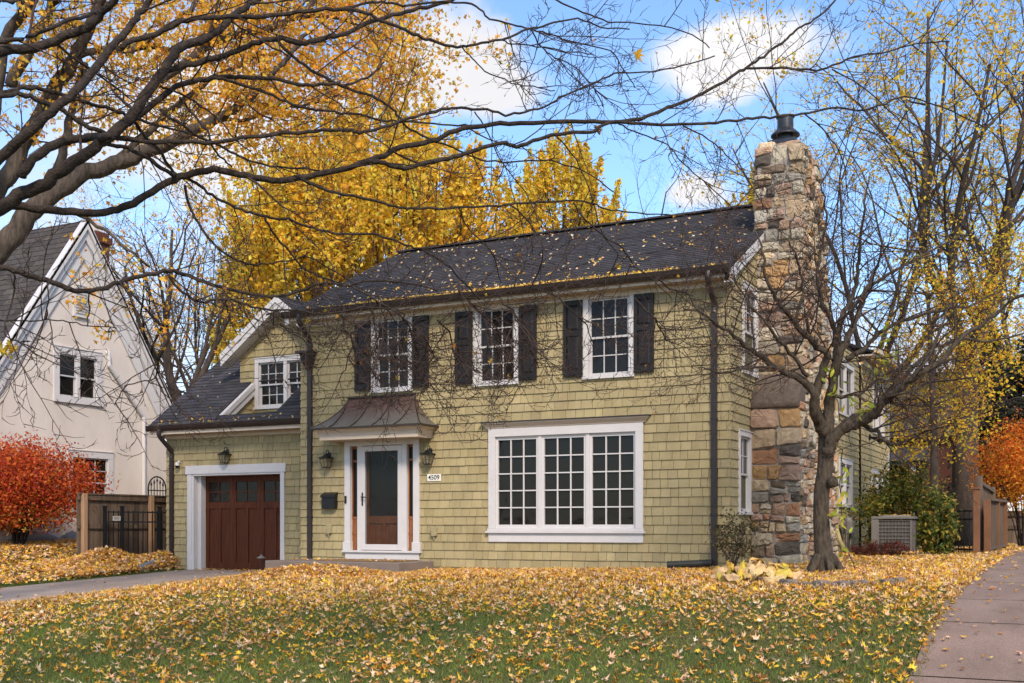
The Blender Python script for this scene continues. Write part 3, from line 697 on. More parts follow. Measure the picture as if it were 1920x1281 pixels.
# ---- stone chimney
PAL = [(.45, .35, .24), (.38, .28, .185), (.38, .245, .175), (.26, .245, .22), (.42, .375, .30), (.05, .046, .047), (.37, .215, .09), (.34, .165, .09), (.13, .095, .07), (.47, .41, .33), (.34, .225, .18)]
PW = [4.5, 4.5, 3.4, 3, 3.2, 1.8, 2.6, 2.4, 2.4, 3.2, 3]
def stones(mb, P, af0, af1, b0, b1, rng, light=1., amin=.030, amax=.20, asp=1.6):
    def area(q): return .5 * abs(sum(q[i][0] * q[(i + 1) % len(q)][1] - q[(i + 1) % len(q)][0] * q[i][1] for i in range(len(q))))
    def cut(q, p, n):
        A = []; B = []
        for i in range(len(q)):
            c, d = q[i], q[(i + 1) % len(q)]; sc = (c[0] - p[0]) * n[0] + (c[1] - p[1]) * n[1]; sd = (d[0] - p[0]) * n[0] + (d[1] - p[1]) * n[1]
            (A if sc >= 0 else B).append(c)
            if (sc >= 0) != (sd >= 0): f = sc / (sc - sd); e = (c[0] + f * (d[0] - c[0]), c[1] + f * (d[1] - c[1])); A.append(e); B.append(e)
        return A, B
    def one(q):
        c = np.mean(q, 0); ar = area(q)
        if ar < .0012: return
        sz = math.sqrt(ar); q = [c + (np.array(p) - c) * (1 - .013 / max(np.linalg.norm(np.array(p) - c), .03)) for p in q]; ring = []
        for i in range(len(q)):
            u_, v_, w_ = q[i - 1], q[i], q[(i + 1) % len(q)]; k = rng.uniform(.10, .26)
            ring += [v_ + (u_ - v_) * k * .6, v_ + (w_ - v_) * k * .6]
            m_ = (v_ + w_) / 2; ring.append(m_ + (m_ - c) * rng.normal(-.02, .025))
        k = len(ring); pr = rng.uniform(.025, .095); tl = rng.normal(0, .10, 2)
        ins = [c + (p - c) * (1 - .016 / max(np.linalg.norm(p - c), .03)) for p in ring]
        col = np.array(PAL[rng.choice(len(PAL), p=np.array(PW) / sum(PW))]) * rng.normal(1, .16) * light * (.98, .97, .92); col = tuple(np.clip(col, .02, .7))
        mid = [c + (p - c) * .5 for p in ring]
        V = [P(p[0], p[1], -.11) for p in ring] + [P(p[0], p[1], pr * .7) for p in ring] + [P(p[0], p[1], pr + tl @ (p - c) + rng.normal(0, .005)) for p in ins] + [P(p[0], p[1], pr + .012 + tl @ (p - c) + rng.normal(0, .008)) for p in mid] + [P(c[0], c[1], pr + .012)]
        R_ = lambda o: [(o * k + i, o * k + (i + 1) % k, (o + 1) * k + (i + 1) % k, (o + 1) * k + i) for i in range(k)]
        mb.add(V, R_(0) + R_(1) + R_(2) + [(3 * k + i, 3 * k + (i + 1) % k, 4 * k) for i in range(k)], col)
    def rec(q, lim):
        xs = [p[0] for p in q]; ys = [p[1] for p in q]; w, h = max(xs) - min(xs), max(ys) - min(ys)
        if area(q) < lim and w < .8 and h < .48: one(q); return
        c = np.array((min(xs) + w * rng.uniform(.36, .64), min(ys) + h * rng.uniform(.36, .64)))
        th = rng.normal(0, .10) if h * asp > w else math.pi / 2 + rng.normal(0, .13)
        A, B = cut(q, c, (-math.sin(th), math.cos(th)))
        for s in (A, B):
            if len(s) >= 3: rec(s, lim if rng.random() < .7 else amin + (amax - amin) * rng.random() ** 1.5)
    b = b0
    while b < b1 - .03:
        h = min(rng.uniform(.5, .8), b1 - b); h = h if b1 - b - h > .25 else b1 - b
        rec([(af0(b), b), (af1(b), b), (af1(b + h), b + h), (af0(b + h), b + h)], amin + (amax - amin) * rng.random() ** 1.5); b += h
_pm = np.average(np.array(PAL), axis=0, weights=PW); PAL = [tuple(np.array(c) * .84 + _pm * .16) for c in PAL]
crng = np.random.default_rng(5); ch = MB()
vb = lambda z: float(np.interp(z, [2.7, 4.75, 7.5], [4.6, 4.3, 3.05]))
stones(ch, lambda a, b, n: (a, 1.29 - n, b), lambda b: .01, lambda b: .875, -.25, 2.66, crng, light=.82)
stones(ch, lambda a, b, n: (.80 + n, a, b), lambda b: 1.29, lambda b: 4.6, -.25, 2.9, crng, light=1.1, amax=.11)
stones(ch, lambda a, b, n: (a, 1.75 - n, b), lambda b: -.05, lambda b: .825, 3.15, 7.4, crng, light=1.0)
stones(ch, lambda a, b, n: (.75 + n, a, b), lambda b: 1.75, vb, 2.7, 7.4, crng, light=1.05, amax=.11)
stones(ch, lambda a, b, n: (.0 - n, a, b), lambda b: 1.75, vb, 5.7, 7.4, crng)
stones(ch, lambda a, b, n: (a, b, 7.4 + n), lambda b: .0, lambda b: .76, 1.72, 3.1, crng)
chim = ch.build('chimney', 'stone', house)
mo = MB(); mo.box(0, .82, 1.27, 4.6, -.4, 2.70); mo.prism([(.005, 1.73, 2.6), (.005, 4.6, 2.6), (.005, 4.3, 4.75), (.005, 3.05, 7.42), (.005, 1.73, 7.42)], (.765, 0, 0)); mo.build('mortar', 'mortar', chim)
sh = MB(); pts = [(1.22, 2.66), (1.20, 2.74), (1.30, 2.92), (1.48, 3.14), (1.66, 3.30), (1.76, 3.34), (1.76, 2.66)]
sh.prism([(-.0, a, b) for a, b in pts], (.86, 0, 0), (.115, .085, .064)); sh.build('shoulder_stone', 'stone', chim, bevel=.03)
fl = MB(); fl.box(.12, .62, 2.0, 2.50, 7.47, 7.60)
fl.lathe((.38, 2.26, 7.60), [(.14, 0), (.14, .12), (.26, .12), (.26, .145), (.15, .25), (.145, .25)], 20)
fl.lathe((.38, 2.26, 7.85), [(.145, 0), (.145, .20), (.165, .205), (.165, .225), (.13, .227), (.13, .05)], 20)
fl.build('flue_cap', 'zinc', chim)

# =================================================================== THINGS ON AND BEFORE THE HOUSE
# lantern (local: wall at y=0, facing -y, origin at the top of its bracket plate)
lant = empty('wall_lantern', (0, 0, 0), 'black lantern on the shingles left of the front door, above the mailbox', 'wall lantern', 'black lanterns on the green house')
b = MB(); b.box(-.05, .05, -.025, 0, -.14, .02); b.tube(smooth_path([(0, -.02, -.03), (0, -.06, .07), (0, -.12, .085), (0, -.155, .03), (0, -.155, -.03)], 4), .011, 8); b.lathe((0, -.155, -.03), [(.022, 0), (.026, -.02), (.0, -.045)], 10); b.build('bracket', 'black', lant)
b = MB()
def sq(r, z): return [(-r, -.155 - r, z), (r, -.155 - r, z), (r, -.155 + r, z), (-r, -.155 + r, z)]
for (r0, z0, r1, z1) in [(.035, -.045, .075, -.085), (.075, -.085, .155, -.125), (.155, -.125, .155, -.14), (.03, -.02, .035, -.045)]:
    A, B_ = sq(r0, z0), sq(r1, z1); b.add(A + B_, [(i, (i + 1) % 4, 4 + (i + 1) % 4, 4 + i) for i in range(4)])
b.add(sq(.155, -.14), [(0, 1, 2, 3)]); b.build('lantern_roof', 'black', lant)
b = MB(); T_, B_ = sq(.125, -.14), sq(.075, -.385)
for i in range(4): b.tube([T_[i], B_[i]], .008, 6); b.tube([T_[i], T_[(i + 1) % 4]], .008, 6); b.tube([B_[i], B_[(i + 1) % 4]], .010, 6)
b.tube([(0, -.155 - .125, -.14), (0, -.155 - .075, -.385)], .005, 6); b.box(-.07, .07, -.225, -.085, -.39, -.375); b.tube([(0, -.155, -.38), (0, -.155, -.41)], .012, 6); b.build('cage', 'black', lant)
b = MB(); T_, B_ = sq(.12, -.145), sq(.07, -.38); b.add(T_ + B_, [(i, (i + 1) % 4, 4 + (i + 1) % 4, 4 + i) for i in range(4)]); b.build('lamp_glass', 'lamp_glass', lant)
b = MB(); b.tube([(0, -.155, -.37), (0, -.155, -.24)], .016, 8); b.build('candle', 'cream', lant)
lant.scale = (.74, .74, .74); lant.location = (-8.14, -.012, 2.05)
dup(lant, (-5.79, -.012, 2.06), label='black lantern on the shingles right of the front door, above the house number')
dup(lant, (-11.62, VG - .012, 2.28), label='black lantern above the white garage door head')
# mailbox
mbx = empty('mailbox', (-8.09, -.02, .95), 'black wall mailbox left of the front door', 'mailbox')
b = MB(); b.prism([(-8.25, 0, .95), (-8.25, -.13, .95), (-8.25, -.13, 1.20), (-8.25, 0, 1.26)], (.31, 0, 0)); b.build('box_body', 'black', mbx, bevel=.006)
b = MB(); b.prism([(-8.265, -.004, 1.285), (-8.265, -.15, 1.215), (-8.265, -.15, 1.17), (-8.265, -.14, 1.17), (-8.265, -.138, 1.205), (-8.265, -.004, 1.268)], (.34, 0, 0)); b.build('box_lid', 'black', mbx)
# house number
num = empty('house_number', (-5.71, -.02, 1.52), 'small white plate with black digits 4509 beside the door', 'number sign')
b = MB(); b.box(-5.86, -5.56, -.034, -.02, 1.455, 1.585); b.build('plate', 'sign', num, bevel=.004)
def text_mesh(txt, size, loc, rot, m, parent, name):
    cu = bpy.data.curves.new(name, 'FONT'); cu.body = txt; cu.size = size; cu.align_x = 'CENTER'; cu.align_y = 'CENTER'; cu.extrude = .0015; cu.offset = .0012
    to = bpy.data.objects.new(name + '_tmp', cu); COL.objects.link(to)
    dg = bpy.context.evaluated_depsgraph_get(); me = bpy.data.meshes.new_from_object(to.evaluated_get(dg)); bpy.data.objects.remove(to)
    me.transform(Matrix.Translation(loc) @ Matrix.Rotation(math.radians(90), 4, 'X')); me.materials.clear(); me.materials.append(M[m])
    o = bpy.data.objects.new(name, me); return link(o, parent)
text_mesh('4509', .125, Vector((-5.71, -.0365, 1.52)), None, 'black', num, 'digits')
# doorbell, outlets, camera, doormat, path light
b = MB(); b.box(-7.73, -7.69, -.085, -.061, 1.05, 1.20); tag(b.build('doorbell', 'black', None, bevel=.006), 'slim black doorbell on the white door frame', 'doorbell')
for x, z, lab in [(-8.13, .54, 'tan covered outlet on the shingles below the mailbox'), (-5.70, .50, 'tan covered outlet on the shingles below the house number')]:
    b = MB(); b.box(x - .06, x + .06, -.07, -.018, z - .08, z + .09); b.box(x - .04, x + .04, -.085, -.071, z - .09, z + .04); b.tube([(x, -.05, z - .09), (x, -.05, z - .15)], .015, 6)
    tag(b.build('outlet_cover', 'tan', None, bevel=.008), lab, 'outlet', 'tan outlets beside the front door')
cam_ = empty('security_camera', (-13.02, .98, 2.03), 'small white security camera under the garage eave', 'camera')
b = MB(); b.lathe((-13.02, .90, 2.0), [(.0, .05), (.035, .045), (.05, .0), (.05, -.03)], 12); b.tube([(-13.02, .985, 2.06), (-13.02, .93, 2.05)], .03, 8); b.build('housing', 'white', cam_, smooth=True)
b = MB(); b.lathe((-13.02, .90, 1.97), [(.05, 0), (.045, -.03), (.02, -.055), (0, -.06)], 12); b.build('lens', 'black', cam_, smooth=True)
b = MB(); b.box(-7.75, -6.0, -.95, -.12, -.055, -.035); tag(b.build('doormat', 'mat', None, bevel=.008), 'brown coir doormat on the front step', 'doormat')
p = ghit(490, 1073)
pl = empty('path_light', p, 'small metal mushroom path light in the leaves before the garage door', 'path light')
b = MB(); b.tube([p, p + (0, 0, .31)], .012, 8); b.build('stake', 'zinc', pl); b = MB(); b.lathe(p + (0, 0, .30), [(.10, 0), (.095, .012), (.03, .05), (.018, .06), (.015, .075), (0, .08)], 18); b.lathe(p + (0, 0, .30), [(.0, 0), (.10, 0)], 18); b.build('lamp_shade', 'ac', pl, smooth=True)
# drain pipes
a_, b_ = ghit(1275, 1056), np.array((-.2, -.16, .02))
b = MB(); P0 = np.array((-.98, -.34, -.045)); P1 = np.array((-.28, -.12, -.01)); b.tube([P0, P1], .058, 12, cap=False); b.tube([P0 + (.02, .005, 0), P1], .048, 12, cap=True)
for k in range(14): q = P0 + (P1 - P0) * (k + .5) / 14; b.tube([q - (P1 - P0) * .012, q + (P1 - P0) * .012], .064, 12)
tag(b.build('drain_pipe', 'pipe'), 'black corrugated drain pipe lying at the foot of the right downspout', 'drain pipe')
P0 = ghit(262, 1074) + (0, 0, .10); P1 = ghit(301, 1066) + (0, .1, .22)
b = MB(); b.tube([P0, P1], [.07, .05], 10); 
for k in range(6): q = P0 + (P1 - P0) * (k + .5) / 6; b.tube([q - (P1 - P0) * .02, q + (P1 - P0) * .02], .075 - .003 * k, 10)
tag(b.build('drain_pipe', 'plastic_gr'), 'grey green drain hose lying on the leaf heap beside the garage', 'drain pipe')
# black cap in the grass by the facade
# bed edging stones
ed = MB(); rngE = random.Random(3)
pix = [(1362, 1083), (1385, 1090), (1415, 1094), (1450, 1098), (1490, 1102), (1530, 1104), (1570, 1106), (1610, 1102), (1650, 1101), (1695, 1098)]
pp = smooth_path([ghit(x, y) for x, y in pix], 2)
edge = []
for k in range(len(pp) - 1):
    a, c = pp[k], pp[k + 1]; d = unit(c - a); n = np.array((-d[1], d[0], 0)); a = a + d * .015; c = c - d * .015; h = rngE.uniform(.07, .11)
    m_ = MB(); m_.prism([a - n * .09, c - n * .09, c + n * .09, a + n * .09] - np.array((0, 0, .06)), (0, 0, h + .06))
    tag(m_.build('edging_stone', 'edge', None, bevel=.015), 'low brown edging stone in the curved border before the planting bed', 'edging stone', 'edging stones round the planting bed')

# =================================================================== RIGHT SIDE: AC, FENCES
ac = empty('air_conditioner', (1.4, 8.3, .03), 'grey outdoor air conditioner unit beside the rear wall', 'air conditioner')
b = MB(); cx, cy, z0, hh, r = 1.42, 8.25, .06, .70, .40
for sx in (-1, 1):
    for sy in (-1, 1): b.box(cx + sx * r - .018, cx + sx * r + .018, cy + sy * r - .018, cy + sy * r + .018, z0, z0 + hh)
for z in np.linspace(z0 + .02, z0 + hh - .04, 9):
    for s in (-1, 1): b.box(cx - r, cx + r, cy + s * (r + .012) - .004, cy + s * (r + .012) + .004, z, z + .012); b.box(cx + s * (r + .012) - .004, cx + s * (r + .012) + .004, cy - r, cy + r, z, z + .012)
for t in np.linspace(-.36, .36, 11):
    for s in (-1, 1): b.box(cx + t - .003, cx + t + .003, cy + s * (r + .02) - .003, cy + s * (r + .02) + .003, z0, z0 + hh - .03); b.box(cx + s * (r + .02) - .003, cx + s * (r + .02) + .003, cy + t - .003, cy + t + .003, z0, z0 + hh - .03)
b.box(cx - r - .04, cx - r + .12, cy - r - .035, cy - r - .026, z0, z0 + hh); b.build('guard_grille', 'ac', ac)
b = MB(); b.box(cx - r + .01, cx + r - .01, cy - r + .01, cy + r - .01, z0, z0 + hh - .01); b.build('coil', 'acdark', ac)
b = MB(); b.box(cx - r - .05, cx + r + .05, cy - r - .05, cy + r + .05, z0 + hh, z0 + hh + .06); b.lathe((cx, cy, z0 + hh + .06), [(.36, 0), (.33, .03), (.0, .035)], 20); b.build('top_cover', 'ac', ac, bevel=.012); b = MB(); b.box(cx - r - .08, cx + r + .08, cy - r - .08, cy + r + .08, -.02, z0); b.build('base_pad', 'concrete', ac)
gm = empty('gas_meter', (.25, 9.1, .4), 'grey gas meter on the side wall behind the tree', 'gas meter')
b = MB(); b.box(.12, .36, 8.9, 9.25, .42, .74); b.lathe((.24, 9.07, .74), [(.10, 0), (.09, .06), (0, .08)], 14); b.build('meter_body', 'ac', gm, bevel=.03); b = MB(); b.tube([(.24, 9.35, .0), (.24, 9.35, .85), (.2, 9.2, .9)], .025, 8); b.tube([(.24, 8.82, -.05), (.24, 8.82, .7)], .022, 8); b.build('meter_pipe', 'ac', gm)
fl_ = empty('flood_light', (.08, 12.9, 2.95), 'small black flood light on the rear wall', 'flood light')
b = MB(); b.box(.08, .12, 12.84, 12.98, 2.92, 3.06); b.build('base', 'black', fl_); b = MB(); b.tube([(.12, 12.9, 2.98), (.30, 12.86, 2.93), (.42, 12.82, 2.86)], [.03, .06, .10], 10); b.build('lamp_head', 'black', fl_)
# black metal fence at the side
def picket_fence(name, p0, p1, z0, z1, step, label, posts, group=None, railz=None):
    p0 = np.array(p0, float); p1 = np.array(p1, float); L = np.linalg.norm(p1 - p0); d = (p1 - p0) / L
    r = empty(name, (p0[0], p0[1], z0), label, 'fence', group)
    b = MB()
    for z in railz or (z0 + .12, z1 - .2, z1 - .04):
        q0, q1 = np.array((*p0, z)), np.array((*p1, z)); n = np.array((-d[1], d[0], 0)) * .014
        b.prism([q0 - n, q1 - n, q1 + n, q0 + n], (0, 0, .032))
    t = step
    while t < L - .03:
        q = p0 + d * t; b.box(q[0] - .009, q[0] + .009, q[1] - .009, q[1] + .009, z0 + .02, z1 - .03); t += step
    b.build('pickets', 'black', r)
    for f in posts:
        q = p0 + d * L * f; b = MB(); b.box(q[0] - .032, q[0] + .032, q[1] - .032, q[1] + .032, z0 - .1, z1 + .05); b.box(q[0] - .042, q[0] + .042, q[1] - .042, q[1] + .042, z1 + .05, z1 + .075); b.build('post', 'black', r)
    return r
picket_fence('metal_fence', (2.35, 5.4), (3.33, 5.0), .02, .92, .11, 'black metal picket fence between the green shrub and brown post', [.6])
# brown timber fence along the side driveway
wf = empty('timber_fence', (3.5, 5, 0), 'brown timber frame fence with dark slats along the side driveway', 'fence')
for (u, v, h, w) in [(3.43, 4.62, 1.30, .055), (3.56, 5.4, 1.12, .06), (3.60, 7.4, 1.15, .05), (3.62, 9.6, 1.15, .05)]:
    b = MB(); b.box(u - w, u + w, v - w, v + w, -.05, h)
    if h > 1.2: b.box(u - w - .02, u + w + .02, v - w - .02, v + w + .02, h, h + .025); b.prism([(u - w - .01, v - w - .01, h + .025), (u + w + .01, v - w - .01, h + .025), (u + w + .01, v + w + .01, h + .025), (u - w - .01, v + w + .01, h + .025)], (0, 0, .02))
    b.build('post', 'brownpaint', wf)
b = MB(); b.prism([(3.55, 5.4, 1.10), (3.65, 5.4, 1.10), (3.67, 9.7, 1.14), (3.57, 9.7, 1.14)], (0, 0, .05)); b.prism([(3.57, 5.4, .14), (3.62, 5.4, .14), (3.64, 9.7, .14), (3.59, 9.7, .14)], (0, 0, .05)); b.build('rail', 'fence', wf)
b = MB()
for v in np.arange(5.6, 9.6, .16): b.box(3.585, 3.605, v - .018, v + .018, .12, 1.10)
b.build('slats', 'fence', wf)
b = MB(); b.box(3.55, 3.562, 5.5, 9.6, .15, 1.09); b.build('backing_screen', 'black', wf)
# tall screen behind it
ts = empty('timber_screen', (3.35, 7, 0), 'taller weathered timber screen with sloping top behind the brown fence', 'fence')
for v, h in [(6.1, 1.62), (9.6, 1.5)]:
    b = MB(); b.box(3.3, 3.42, v - .06, v + .06, 0, h); b.build('post', 'fence', ts)
b = MB(); b.prism([(3.32, 6.1, 1.45), (3.4, 6.1, 1.45), (3.4, 9.7, 1.36), (3.32, 9.7, 1.36)], (0, 0, .07)); b.build('rail', 'fence', ts)
b = MB()
for v in np.arange(6.3, 9.6, .2): b.box(3.34, 3.36, v - .02, v + .02, .1, 1.46)
b.build('slats', 'fence', ts)
def board_fence(name, p0, p1, zf, h, label, postsf, postm='post', bw=.15, front=1, gap=.006, group=None):
    p0 = np.array(p0, float); p1 = np.array(p1, float); L = np.linalg.norm(p1 - p0); d = (p1 - p0) / L; n = np.array((-d[1], d[0])) * front
    r = empty(name, (p0[0], p0[1], zf(0)), label, 'fence', group)
    b = MB(); t = 0
    while t < L:
        w = bw * random.uniform(.9, 1.08); w = min(w, L - t); q0 = p0 + d * t; q1 = p0 + d * (t + w - gap); z = zf(t / L); g = random.gauss(1, .18); o = random.uniform(0, .008)
        A = q0 - n * (.02 + o); B_ = q1 - n * (.02 + o); b.prism([(*A, z), (*B_, z), (*(q1 - n * .04), z), (*(q0 - n * .04), z)], (0, 0, h - .05 + random.uniform(-.006, .006)), (g, g * .98, g * .95)); t += w
    b.build('boards', 'fence', r)
    b = MB()
    for z0, z1, th in [(h - .12, h, .03), (h * .50, h * .50 + .09, .02)]:
        A, B_ = p0 + n * th, p1 + n * th
        b.prism([(*(p0 - n * .019), zf(0) + z0), (*(p1 - n * .019), zf(1) + z0), (*B_, zf(1) + z0), (*A, zf(0) + z0)], (0, 0, z1 - z0), (.9, .85, .8))
    b.prism([(*(p0 - n * .05), h + zf(0)), (*(p1 - n * .05), h + zf(1)), (*(p1 + n * .05), h + zf(1)), (*(p0 + n * .05), h + zf(0))], (0, 0, .03), (.95, .9, .85))
    b.build('rail', 'fence', r)
    for f in postsf:
        q = p0 + d * L * f; b = MB(); z = zf(f); b.box(q[0] - .05 + n[0] * .06, q[0] + .05 + n[0] * .06, q[1] - .05 + n[1] * .06, q[1] + .05 + n[1] * .06, z - .15, z + h + .02); b.build('post', postm, r)
    return r
board_fence('board_fence', (-14.32, -.75), (-14.32, 9.5), lambda f: -.2, 1.50, 'weathered grey board fence with raw timber posts left of the garage', [0.012, .205, .5, .8], front=-1)
board_fence('board_fence', (3.0, 15.5), (7.5, 15.0), lambda f: .05, .95, 'dark board fence at the far end of the side driveway', [.3, .6], front=-1, postm='fence')
# black gate between fence and garage
picket_fence('metal_gate', (-14.08, -.25), (-13.46, 1.08), -.25, .98, .11, 'black metal picket gate between the board fence and garage', [0.02, .28, .86], railz=(-.1, .68, .90))
gt = empty('gate_sign', (-13.97, -.1, .78), 'small white sign on the black metal gate', 'sign')
gdv = unit(np.array((.62, 1.33, 0))); gn2 = np.array((gdv[1], -gdv[0], 0)); c0 = np.array((-13.99, -.08, .70)) + gn2 * .03
b = MB(); b.prism([c0, c0 + gdv * .26, c0 + gdv * .26 + (0, 0, .15), c0 + (0, 0, .15)], gn2 * .006); b.build('sign_plate', 'signgrey', gt)
b = MB()
for zz, s, e in [(.105, .03, .22), (.07, .02, .24), (.035, .04, .20)]:
    x = s
    while x < e: w = random.uniform(.015, .035); q = c0 + gn2 * .0065 + gdv * x; b.prism([q + (0, 0, zz), q + gdv * w + (0, 0, zz), q + gdv * w + (0, 0, zz + .022), q + (0, 0, zz + .022)], gn2 * .001); x += w + .01
b.build('sign_marks', 'black', gt); gt.scale = (.66, .66, .66)
# arched iron trellis behind the fence
tr = empty('iron_trellis', (-14.7, 2.0, -.1), 'arched black iron trellis rising behind the board fence', 'trellis')
b = MB(); v0, v1 = onX(278, 920, -14.7)[0], onX(311, 920, -14.7)[0]; vc = (v0 + v1) / 2; rr = (v1 - v0) / 2; zt_ = onX(294, 894, -14.7)[1]
b.tube([(-14.7, v0, -.1), (-14.7, v0, zt_ - rr)] + [(-14.7, vc - rr * math.cos(t), zt_ - rr + rr * math.sin(t)) for t in np.linspace(.2, math.pi - .2, 12)] + [(-14.7, v1, zt_ - rr), (-14.7, v1, -.1)], .018, 8)
b.tube([(-14.7, v0, zt_ - rr * 1.15), (-14.7, v1, zt_ - rr * 1.15)], .014, 6)
b.build('arch', 'black', tr)
b = MB()
for k in range(1, 6): v = v0 + (v1 - v0) * k / 6; t_ = zt_ - rr * (.95 - .5 * (1 - abs(k - 3) / 3)); b.tube([(-14.7, v, -.1), (-14.7, v, t_)], .010, 6); b.tube([(-14.7, v, t_), (-14.7, v, t_ + .03), (-14.7, v, t_ + .12)], [.012, .026, .002], 6)
b.build('spears', 'black', tr)

# =================================================================== NEIGHBOURING WHITE HOUSE
NU = -17.5
nh = empty('white_house', (NU - 3, 2, .2), 'white stucco house with a steep gable beside the board fence', 'house')
Pn = Pr(NU); pk, hz_ = 2.25, 8.25; sl1, sl2 = 1.47, 1.47
nw = []
def nwin(a0, a1, b0, b1, mull, cols=1, rows=1):
    _, h = dh_window(Pn, a0, a1, b0, b1, tr=.17, sill=.14, cols=cols, rows=rows, mull=mull, parent=nh); nw.append(h)
nwin(1.34, 2.87, 3.70, 5.08, 1); nwin(1.75, 3.25, .95, 2.52, 0, 3, 2)
nv0, nv1 = -2.2, 4.95
def hz(v): return hz_ - abs(v - pk) * 1.47
mb = MB(); reg = [(nv0, -.2), (nv1, -.2), (nv1, hz(nv1)), (pk, hz_), (nv0, hz(nv0))]
for r in subtract((nv0, nv1, 0, hz_), nw):
    poly = clip([(r[0], r[2]), (r[1], r[2]), (r[1], r[3]), (r[0], r[3])], reg)
    if len(poly) >= 3: mb.quad([Pn(x, y, 0) for x, y in poly])
mb.quad([(NU, nv0, 0), (NU - 10, nv0, 0), (NU - 10, nv0, hz(nv0)), (NU, nv0, hz(nv0))])
mb.prism([(NU, nv1, 0), (NU, nv1 + 2.2, 0), (NU, nv1 + 2.2, 1.0), (NU, nv1, 3.0)], (-9.9, 0, 0))
mb.build('wall', 'stucco', nh)
mb = MB(); mb.box(NU - 10, NU - .3, nv0 + .3, nv1 - .2, 0, 3); mb.build('interior_core', 'backing', nh)
nl = math.hypot(1, 1.47)
roofplane('roof', (NU - 10.2, nv0 - .35, hz(nv0 - .35) + .12), (1, 0, 0), (0, 1, 1.47), 10.4, (pk - nv0 + .35) * nl, parent=nh, m='nroof', e=.19)
roofplane('roof', (NU + .2, nv1 + .35, hz(nv1 + .35) + .12), (-1, 0, 0), (0, -1, 1.47), 10.4, (nv1 + .35 - pk) * nl, parent=nh, m='nroof', e=.19)
mb = MB()
for ve in (nv0 - .35, nv1 + .5):
    for (n0, n1, o0, o1) in [(.001, .06, -.95, -.42), (.0611, .13, -.46, -.16), (.1311, .20, -.20, .07)]:
        z0 = hz(ve) + .1
        mb.prism([(NU + n0, ve, z0 + o0), (NU + n0, pk, hz_ + .1 + o0), (NU + n0, pk, hz_ + .1 + o1), (NU + n0, ve, z0 + o1)], (n1 - n0, 0, 0))
        if n0 > .01: mb.prism([(NU + .001, ve, z0 + o0), (NU + .001, pk, hz_ + .1 + o0), (NU + .001, pk, hz_ + .1 + o1), (NU + .001, ve, z0 + o1)], (n0 - .0012, 0, 0))
mb.build('rake_board', 'white', nh)
mb = MB()
mb.pbox(Pn, 1.95, 2.40, 5.95, 6.75, .0, .04)
for z in np.arange(6.0, 6.7, .07): mb.prism([Pn(2.0, z, .041), Pn(2.35, z, .041), Pn(2.35, z, .07), Pn(2.0, z, .07)], (0, 0, .02))
mb.pbox(Pn, 1.92, 2.43, 5.90, 5.949, .0, .07); mb.build('gable_vent', 'white', nh)
q = [onX(200, 662, NU), onX(201, 685, NU), onX(266, 782, NU), onX(266, 950, NU)]
mb = MB(); mb.tube([Pn(a, b, .07) for a, b in q], .055, 10); mb.tube([Pn(q[0][0], q[0][1] + .05, .0), Pn(q[0][0], q[0][1] - .03, .07)], .06, 10); mb.build('downspout', 'white', nh)
ch = MB(); v0, zt_ = onX(180, 432, -18.4); v1 = onX(205, 432, -18.4)[0]; ch.box(-19.3, -18.4, v0, v1, 4, zt_); ch.box(-19.36, -18.34, v0 - .06, v1 + .06, zt_ - .3, zt_ - .12); chm = ch.build('chimney', 'brick', nh)
ch = MB(); ch.box(-19.15, -18.55, v0 + .08, v1 - .08, zt_, zt_ + .28); ch.build('chimney_cap', 'stucco', chm)
# grey covers lying against its base
for (x, y, w, lab) in [(72, 1022, 1.45, 'grey rounded cover lying at the base of the white house, behind the red bush'), (140, 1018, .6, 'smaller grey cover at the base of the white house, beside the fence post')]:
    v, z = onX(x, y, NU + .5); b = MB(); n = 10; prof = []
    for i in range(9):
        t = i / 8; prof.append((v - w / 2 + w * t, .30 * math.sin(math.pi * min(max(t, .03), .97)) ** .6))
    vs_ = []; 
    for a, h in prof:
        for k in range(7): th = math.pi * k / 6; vs_.append((NU + .42 + .34 * math.cos(th), a, .18 + h * math.sin(th)))
    b.add(vs_, [(i * 7 + k, i * 7 + k + 1, (i + 1) * 7 + k + 1, (i + 1) * 7 + k) for i in range(8) for k in range(6)])
    tag(b.build('ground_cover_sheet', 'plastic_gr', None, smooth=True), lab, 'cover')

# =================================================================== BROWN HOUSE FAR RIGHT
bx = atZ(1700, 900, 46); bu, bv = bx[0], bx[1]
bh = empty('brown_house', (bu, bv, .1), 'distant brown house with white porch column behind the shrubs', 'house')
mb = MB(); mb.box(bu - 4.5, bu + 3.2, bv, bv + 6, 0, 4.2); mb.build('wall', 'brick', bh)
mb = MB(); mb.prism([(bu - 4.8, bv - .4, 4.2), (bu - 4.8, bv + 6.4, 4.2), (bu - 4.8, bv + 3, 7.2)], (8.3, 0, 0)); mb.build('roof', 'nroof', bh)
mb = MB(); mb.box(bu - 2, bu + .8, bv - 2.2, bv - .01, 3.0, 3.15); mb.prism([(bu - 2.1, bv - 2.3, 3.15), (bu - 2.1, bv - .01, 3.15), (bu - 2.1, bv - .01, 3.9)], (3, 0, 0)); mb.build('porch_roof', 'nroof', bh)
mb = MB(); mb.tube([(bu + .5, bv - 2.0, 0), (bu + .5, bv - 2.0, 3.0)], .11, 12); mb.build('porch_column', 'white', bh)
